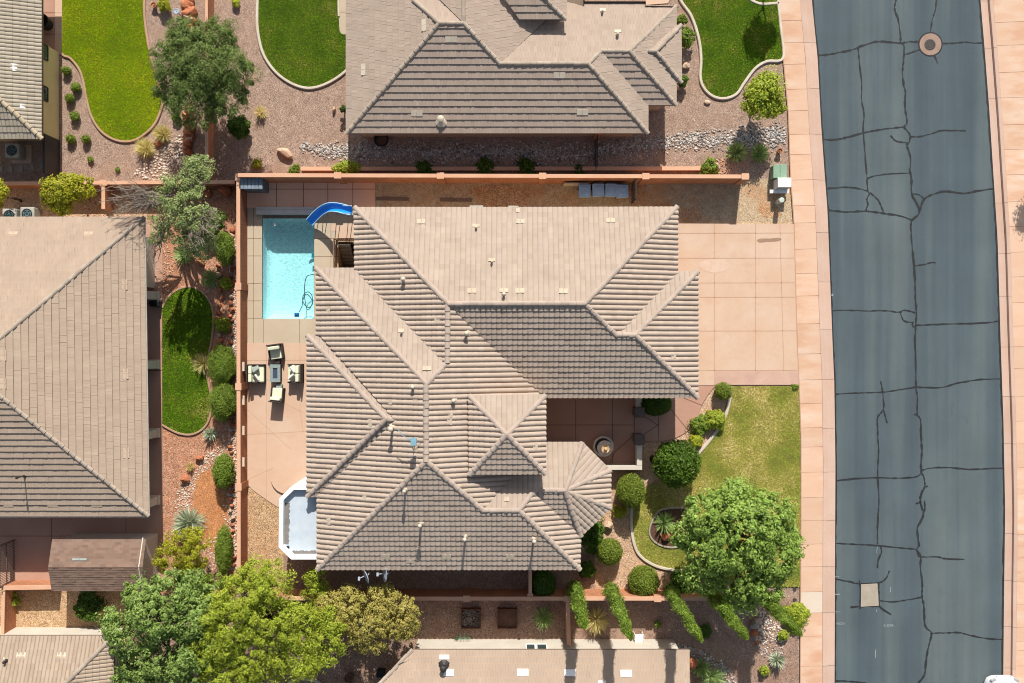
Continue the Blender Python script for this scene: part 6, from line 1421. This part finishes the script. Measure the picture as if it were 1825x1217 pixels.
BS_ = [('dark round bush in the shade below the feathery tree',425,224,20,.6,.55,L_dark,4500),('tiny green plant alone in the mauve gravel below the small shrubs',161,284,5,.15,.15,L_green,400),('tiniest seedling near the white rocks, top left',209,302,3.5,.1,.1,L_green,250),('bright yellow-green bush at the top edge by the path lamp',292,9,12,.4,.35,L_bright,2000),('bright green plant by the feathery tree trunk',314,208,9,.25,.25,L_green,900),('small yellow plant at the top right of the feathery tree',420,6,8,.2,.2,L_bright,700),
 ('dark upright conifer between the half-bare tree and the west block wall',401,443,13,1.1,.9,L_green,5000),('bright shrub with yellow leaves below the dark conifer by the west wall',403,505,10,.3,.3,L_lime,1400),('yellow-green leafy shrub among red rocks left of the west wall',396,580,15,.3,.3,L_lime,2200),
 ('tall fountain-shaped green shrub, upper of the pair beside the shaded lawn',396,650,21,.9,.8,L_green,9000),('tall green shrub, lower of the pair beside the shaded lawn',397,715,20,.9,.8,L_green,9000),('egg-shaped bright green shrub right of the red sand patch',398,840,16,.75,.7,L_green,6000),('narrow box-shaped green hedge shrub by the west wall bottom',399,980,12,.8,.75,L_green,6000),
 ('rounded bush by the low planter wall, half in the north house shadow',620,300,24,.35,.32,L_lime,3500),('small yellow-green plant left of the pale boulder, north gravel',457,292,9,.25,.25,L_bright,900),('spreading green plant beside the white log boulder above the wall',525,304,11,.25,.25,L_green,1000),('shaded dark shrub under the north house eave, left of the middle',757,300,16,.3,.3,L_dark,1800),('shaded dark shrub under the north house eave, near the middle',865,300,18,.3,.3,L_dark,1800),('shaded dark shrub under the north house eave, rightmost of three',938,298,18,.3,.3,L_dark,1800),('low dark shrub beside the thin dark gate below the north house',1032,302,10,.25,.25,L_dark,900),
 ('leafy green bush against the east gable of the north house, topmost',1214,36,11,.5,.5,L_green,2200),('larger leafy bush against the east gable of the north house',1224,68,14,.6,.6,L_green,3200),('shaded bush under the lower corner of the north house gable',1216,145,11,.4,.4,L_dark,2000),('bush at the right end of the low planter wall',1265,300,16,.4,.35,L_green,2600),
 ('dark rounded bush at the top of the flower bed by the driveway',1289,697,14,.5,.4,L_box,2600),('lime-yellow bush in the flower bed, brightest',1274,748,18,.4,.4,L_lime,3500),('brownish green bush between the two yellow plants of the flower bed',1248,757,19,.3,.3,L_green,3000),('yellow flowering plant at the bottom of the flower bed',1242,784,13,.3,.3,L_bright,1800),('yellow flowering plant below the oval shrub by the turret roof',1103,912,13,.3,.3,L_bright,1800),('dark ivy mass in the shade east of the house corner',1052,950,22,.6,.6,L_dark,4000),('dark green bush sprawling at the south-east house corner',1046,1015,16,.4,.4,L_dark,3000),
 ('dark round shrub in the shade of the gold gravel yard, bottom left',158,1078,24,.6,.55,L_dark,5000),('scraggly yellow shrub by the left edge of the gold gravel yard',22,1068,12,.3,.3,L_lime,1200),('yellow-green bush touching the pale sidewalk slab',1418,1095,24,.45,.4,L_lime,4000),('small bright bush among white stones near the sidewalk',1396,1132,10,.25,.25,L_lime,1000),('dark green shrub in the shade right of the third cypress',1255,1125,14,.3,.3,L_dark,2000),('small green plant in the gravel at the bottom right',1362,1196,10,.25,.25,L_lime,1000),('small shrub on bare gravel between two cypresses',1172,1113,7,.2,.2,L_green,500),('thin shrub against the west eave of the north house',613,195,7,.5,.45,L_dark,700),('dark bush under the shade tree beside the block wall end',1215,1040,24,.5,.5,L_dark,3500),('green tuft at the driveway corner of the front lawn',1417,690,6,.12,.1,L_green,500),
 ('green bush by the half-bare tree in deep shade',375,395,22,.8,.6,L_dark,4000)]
for lab,x,y,r,z,rz,mt,n in BS_:
    ry = {'dark upright conifer between the half-bare tree and the west block wall':28,'tall fountain-shaped green shrub, upper of the pair beside the shaded lawn':33,'tall green shrub, lower of the pair beside the shaded lawn':32,'egg-shaped bright green shrub right of the red sand patch':28,'narrow box-shaped green hedge shrub by the west wall bottom':39,'rounded bush by the low planter wall, half in the north house shadow':11,'larger leafy bush against the east gable of the north house':20,'dark ivy mass in the shade east of the house corner':36}.get(lab)
    if mt is L_box or 'fountain-shaped' in lab or 'hedge' in lab or 'egg-shaped' in lab or 'lower of the pair' in lab or 'conifer' in lab: ball('shrub', lab, 'shrub', x, y, r, z, rz, mt, int(n*1.4), .085, .035, ry=ry, fuzz=.16, lumps=.12)
    else: bush(lab, x, y, r, z, rz, mt, int(n*1.5), ry or r)
# spiky plants
SP = [('spiky_plant','pale green spiky rosette by the river rock, larger of the pair',1311,273,20,L_yucca,150),('spiky_plant','darker spiky rosette in tree shade, right of the paler one',1352,275,19,L_yucca,120),('spiky_plant','big silver-blue desert spoon west of the red sand patch',341,930,31,L_spoon,260),('spiky_plant','small spiky plant with a white centre below the shaded lawn',377,772,14,L_spoon,80),('spiky_plant','dark spiky plant in shade above the shaded lawn',378,497,20,L_yucca,90),('spiky_plant','dark spiky plant in deep shade left of the fallen red slab',330,455,20,L_yucca,90),('spiky_plant','bright yucca inside the kidney-shaped planter',1183,930,22,L_yucca,110),('spiky_plant','large dark green agave at the bottom edge by the south house',1266,1206,30,L_yucca,110),('spiky_plant','smaller agave just above the large one by the south house',1248,1188,19,L_yucca,80),('spiky_plant','bluish spiky clump near the sidewalk at the bottom right',1384,1174,15,L_spoon,110),
 ('bunch_grass','straw coloured bunch grass, upper of the pair below the yellow-green lawn',292,240,17,L_straw,240),('bunch_grass','straw coloured bunch grass, lower and larger of the pair',262,265,20,L_straw,280),('bunch_grass','dry blond grass tuft beside the fountain-shaped shrub',364,648,20,L_straw,130),('bunch_grass','tall green grass clump behind the south wall near the short wall',968,1098,22,L_yucca,200),('bunch_grass','dry wispy grass between the first two cypresses',1062,1103,26,L_straw,220),('bunch_grass','scraggly dry yellow plant with a white rock in the north gravel',466,202,13,L_straw,110),('bunch_grass','pale bleached tuft beside the slab rocks in the red gravel',341,831,9,L_straw,80)]
for nm,lab,x,y,r,mt,n in SP: spiky(nm, lab, 'grass clump' if nm == 'bunch_grass' else 'succulent', x, y, r*1.18, mt, int(n*1.5), .05 if nm == 'spiky_plant' else .026)
# boulders
B = [('white elongated boulder in the north gravel above the wall',509,273,17,9,.5,M_palerock,-.55),('pale pointed boulder by the north house gable',1222,117,9,7,.35,M_palerock,.3),('flat white stone below the winding white edging',1261,182,7,5,.15,M_palerock,0),('long cream boulder right of the bush on the planter wall',1276,297,10,6,.35,M_palerock,-.9),('grey slanted slab boulder among the white stones, bottom right',1345,1108,15,7,.6,plain('grey_rock',C(190,170,156),C(166,148,136),2,16,bump=.6),.75),('orange boulder at the corner of the south house roof',1234,1180,9,13,.5,M_redrock,0),('red boulder below the grey slab boulder',1343,1128,8,6,.3,M_redrock,.2),('salmon boulder beside the turret roof corner',1082,936,11,9,.5,M_palerock,.4),('red boulder in the kidney-shaped planter',1186,955,9,10,.5,M_redrock,.8),('orange rock at the right of the planter yucca',1215,931,5,5,.3,M_redrock,.4),('flat red slab rock below the pale bleached tuft',331,852,10,10,.45,M_redrock,.1),('tilted red slab rock by the white gravel, red gravel bed',357,817,9,8,.35,M_redrock,.5),('fallen red slab in the shade above the shaded lawn',358,467,10,8,.3,M_redrock,-.6),('large shaded pink boulder by the corner of the pool yard wall',404,342,14,12,.7,M_redrock,.2),('shaded boulder below the half-bare tree, left of the wall corner',372,345,12,9,.5,M_redrock,0),('pink stone by the foot of the large agave',1350,1145,5,4,.2,M_redrock,.2),('small white rock left of the shrub at the north house',596,196,4,7,.3,M_palerock,.1),('round tan rock below the bunch grass pair',283,256,12,6,.25,M_redrock,.4),('cream rock by the largest ball shrub',1142,1012,8,4,.25,M_palerock,.3),('white rock in the gravel at the left, beside a yellow bush',466,205,7,6,.25,M_palerock,.3),('red rock beside the yellow flowering plant of the flower bed',1226,789,4,6,.25,M_redrock,.2),('dark pot-like rock in the shade left of the round dark-leaved tree',1163,818,6,9,.4,plain('dark_rock',C(70,56,54),C(56,46,44),3,16),0)]
for lab,x,y,rx,ry,h,mt,a in B: boulder('boulder', lab, x, y, rx, ry, h, mt, None, a)
rr = random.Random(11)
def row(pts, n, r0, r1, h, label, group):
    L = [math.hypot(b[0]-a[0], b[1]-a[1]) for a, b in zip(pts, pts[1:])]; tot = sum(L)
    for i in range(n):
        s = tot*(i+.5)/n+rr.uniform(-2,2); k = 0
        while k < len(L)-1 and s > L[k]: s -= L[k]; k += 1
        f = s/L[k]; x = pts[k][0]+(pts[k+1][0]-pts[k][0])*f+rr.uniform(-2.5,2.5); y = pts[k][1]+(pts[k+1][1]-pts[k][1])*f
        boulder('boulder', label, x, y, rr.uniform(r0,r1), rr.uniform(r0,r1), h*rr.uniform(.7,1.3), M_redrock if rr.random() < .8 else M_palerock, group, rr.uniform(0,3))
row([(336,0),(340,30),(338,60)], 13, 8, 13, .55, 'red sandstone boulder in the stacked row beside the path lamp', 'red boulders by the path lamp')
row([(338,190),(338,230),(335,272)], 18, 6, 11, .5, 'red sandstone boulder in the row below the feathery tree', 'red boulders below the feathery tree')
row([(414,405),(414,520),(411,640),(413,760),(412,880),(416,1010)], 52, 3.6, 6.0, .28, 'red rock in the row along the foot of the west block wall', 'red rocks along the west wall')
row([(391,470),(394,540),(388,590),(396,615)], 11, 4, 7, .3, 'red rock among the plants right of the shaded lawn', 'red rocks right of the shaded lawn')
# loose stone: river rock bands and rock mulch
stones('river_rock', band([(535,262,6),(570,268,11),(640,270,15),(760,272,15),(900,272,16),(1010,274,15),(1080,268,14),(1160,258,14),(1230,250,14),(1320,248,18),(1400,242,22)], 190), .03, .075, S_river)
stones('white_rock', scatter([(408,425),(422,425),(422,1015),(408,1015)], 170), .03, .065, S_white)
stones('white_rock', scatter(smooth_px([(240,312),(252,296),(275,280),(300,255),(325,240),(332,262),(318,285),(330,312),(300,325)],4,True), 90), .03, .08, S_white)
stones('white_rock', scatter(smooth_px([(312,905),(322,865),(345,845),(362,815),(385,800),(400,790),(398,808),(375,832),(355,852),(345,880),(338,915)],4,True), 120), .025, .055, S_white)
stones('white_rock', scatter(smooth_px([(370,960),(392,965),(392,1030),(360,1030),(350,1000)],4,True), 90), .025, .05, S_white)
stones('white_rock', scatter(smooth_px([(396,775),(412,770),(414,900),(404,940),(396,900)],4,True), 60), .025, .055, S_white)
stones('white_rock', scatter(smooth_px([(1352,1078),(1368,1095),(1385,1112),(1398,1128),(1395,1145),(1372,1142),(1350,1150),(1345,1120)],4,True), 130), .03, .075, S_white)
stones('river_rock', scatter(smooth_px([(1205,1145),(1240,1155),(1270,1168),(1300,1190),(1312,1217),(1320,1250),(1290,1250),(1262,1205),(1240,1180),(1210,1165)],4,True), 110), .03, .075, S_river)
stones('river_rock', scatter(smooth_px([(1358,1140),(1385,1135),(1398,1160),(1380,1180),(1355,1165)],4,True), 70), .03, .06, S_river)
stones('river_rock', scatter([(1310,1070),(1350,1070),(1350,1100),(1310,1100)], 60), .03, .06, S_river)
stones('rust_rock', scatter([(258,420),(300,420),(312,500),(296,540),(286,500),(258,500)], 60), .025, .055, S_rust)
stones('rust_rock', scatter(smooth_px([(1275,285),(1300,275),(1305,290),(1290,310),(1270,312)],4,True), 80), .025, .06, S_rust)
stones('rust_rock', scatter([(148,332),(190,332),(190,384),(148,384)], 60), .025, .055, S_rust)
M_litter = pebbles('leaf_litter', [C(150,110,70), C(110,84,56), C(180,140,84), C(90,70,50), C(140,130,60)])
def litter(poly, dens):
    p = scatter(poly, dens); rng = nrng(); n = len(p); c3 = np.stack([p[:,0], p[:,1], np.full(n,.03)], 1)
    ob = np_mesh('leaf_litter', leaf_quads(rng, c3, np.tile([0,0,1.0],(n,1)), .07, .04, .35), 4, M_litter); ob['kind'] = 'stuff'
litter([(380,160),(617,160),(617,250),(1180,250),(1400,200),(1400,310),(1180,300),(380,300)], 3.5)
litter([(560,1075),(1010,1075),(1010,1140),(735,1150),(640,1217),(560,1217)], 14)
litter([(1050,890),(1130,890),(1130,960),(1200,1020),(1260,1060),(1040,1060)], 7)
litter([(1020,1075),(1290,1075),(1420,1110),(1420,1217),(1240,1217),(1200,1150),(1020,1140)], 9)
litter([(442,890),(500,900),(505,1050),(442,1050)], 12); litter([(110,100),(130,230),(250,260),(300,180),(340,190),(340,320),(110,320)], 4); litter([(290,790),(400,790),(400,1030),(290,1030)], 6)
# street trees standing outside the photo whose shadows fall inside it
tree('street_tree', 'spiky-shadowed street tree just off the right edge', 'tree', P(1850,215), [(1935,185,4.3,20,.7),(1932,205,3.9,17,.6)], L_oak, M_bark, 60, .25, 5000, .14, .06, trunk_r=.08)
tree('street_tree', 'lawn tree just above the top edge whose shadow falls on the upper lawn', 'tree', P(1366,-42), [(1392,-92,3.0,26,.8),(1400,-75,2.6,18,.6)], L_lime, M_bark, 70, .25, 6000, .13, .08, trunk_r=.08)
# ------------------------------------------------------------------ light, camera
world = bpy.data.worlds.new('World'); scene.world = world; world.use_nodes = True
nt = world.node_tree; nt.nodes.clear(); sky = nt.nodes.new('ShaderNodeTexSky'); bg = nt.nodes.new('ShaderNodeBackground'); wo = nt.nodes.new('ShaderNodeOutputWorld')
EL, AZ = R(39.5), math.atan2(.11, 1.0)
sky.sky_type = 'NISHITA'; sky.sun_disc = False; sky.sun_elevation = EL; sky.sun_rotation = AZ
bg.inputs['Strength'].default_value = .115
sky_tint = nt.nodes.new('ShaderNodeMix'); sky_tint.data_type = 'RGBA'; sky_tint.blend_type = 'MULTIPLY'; sky_tint.inputs[0].default_value = 1; sky_tint.inputs[7].default_value = (1.14,.99,.84,1)   # warm tint added to the sky light so shadows turn brown
nt.links.new(sky.outputs[0], sky_tint.inputs[6]); nt.links.new(sky_tint.outputs[2], bg.inputs[0]); nt.links.new(bg.outputs[0], wo.inputs[0])
sd = bpy.data.lights.new('sun', 'SUN'); sd.energy = 4.6; sd.angle = R(.53); sd.color = (1.0, .965, .915)
so = bpy.data.objects.new('sun', sd); col.objects.link(so)
so.rotation_euler = Vector((-math.sin(AZ)*math.cos(EL), -math.cos(AZ)*math.cos(EL), -math.sin(EL))).to_track_quat('-Z','Y').to_euler()
so.location = (5, 20, 40)
cd = bpy.data.cameras.new('camera'); cam = bpy.data.objects.new('camera', cd); col.objects.link(cam)
cam.location = (0,0,H); cam.rotation_euler = (0,0,0); cd.sensor_width = 36; cd.lens = 36*H/(1825*S); cd.clip_end = 2000
scene.camera = cam
vs_ = scene.view_settings; vs_.view_transform = 'Standard'; vs_.look = 'None'; vs_.exposure = .5; vs_.gamma = 1; vs_.use_curve_mapping = False
scene.cycles.use_adaptive_sampling = True; scene.cycles.filter_width = 1.05; scene.cycles.max_bounces = 8; scene.cycles.transparent_max_bounces = 8
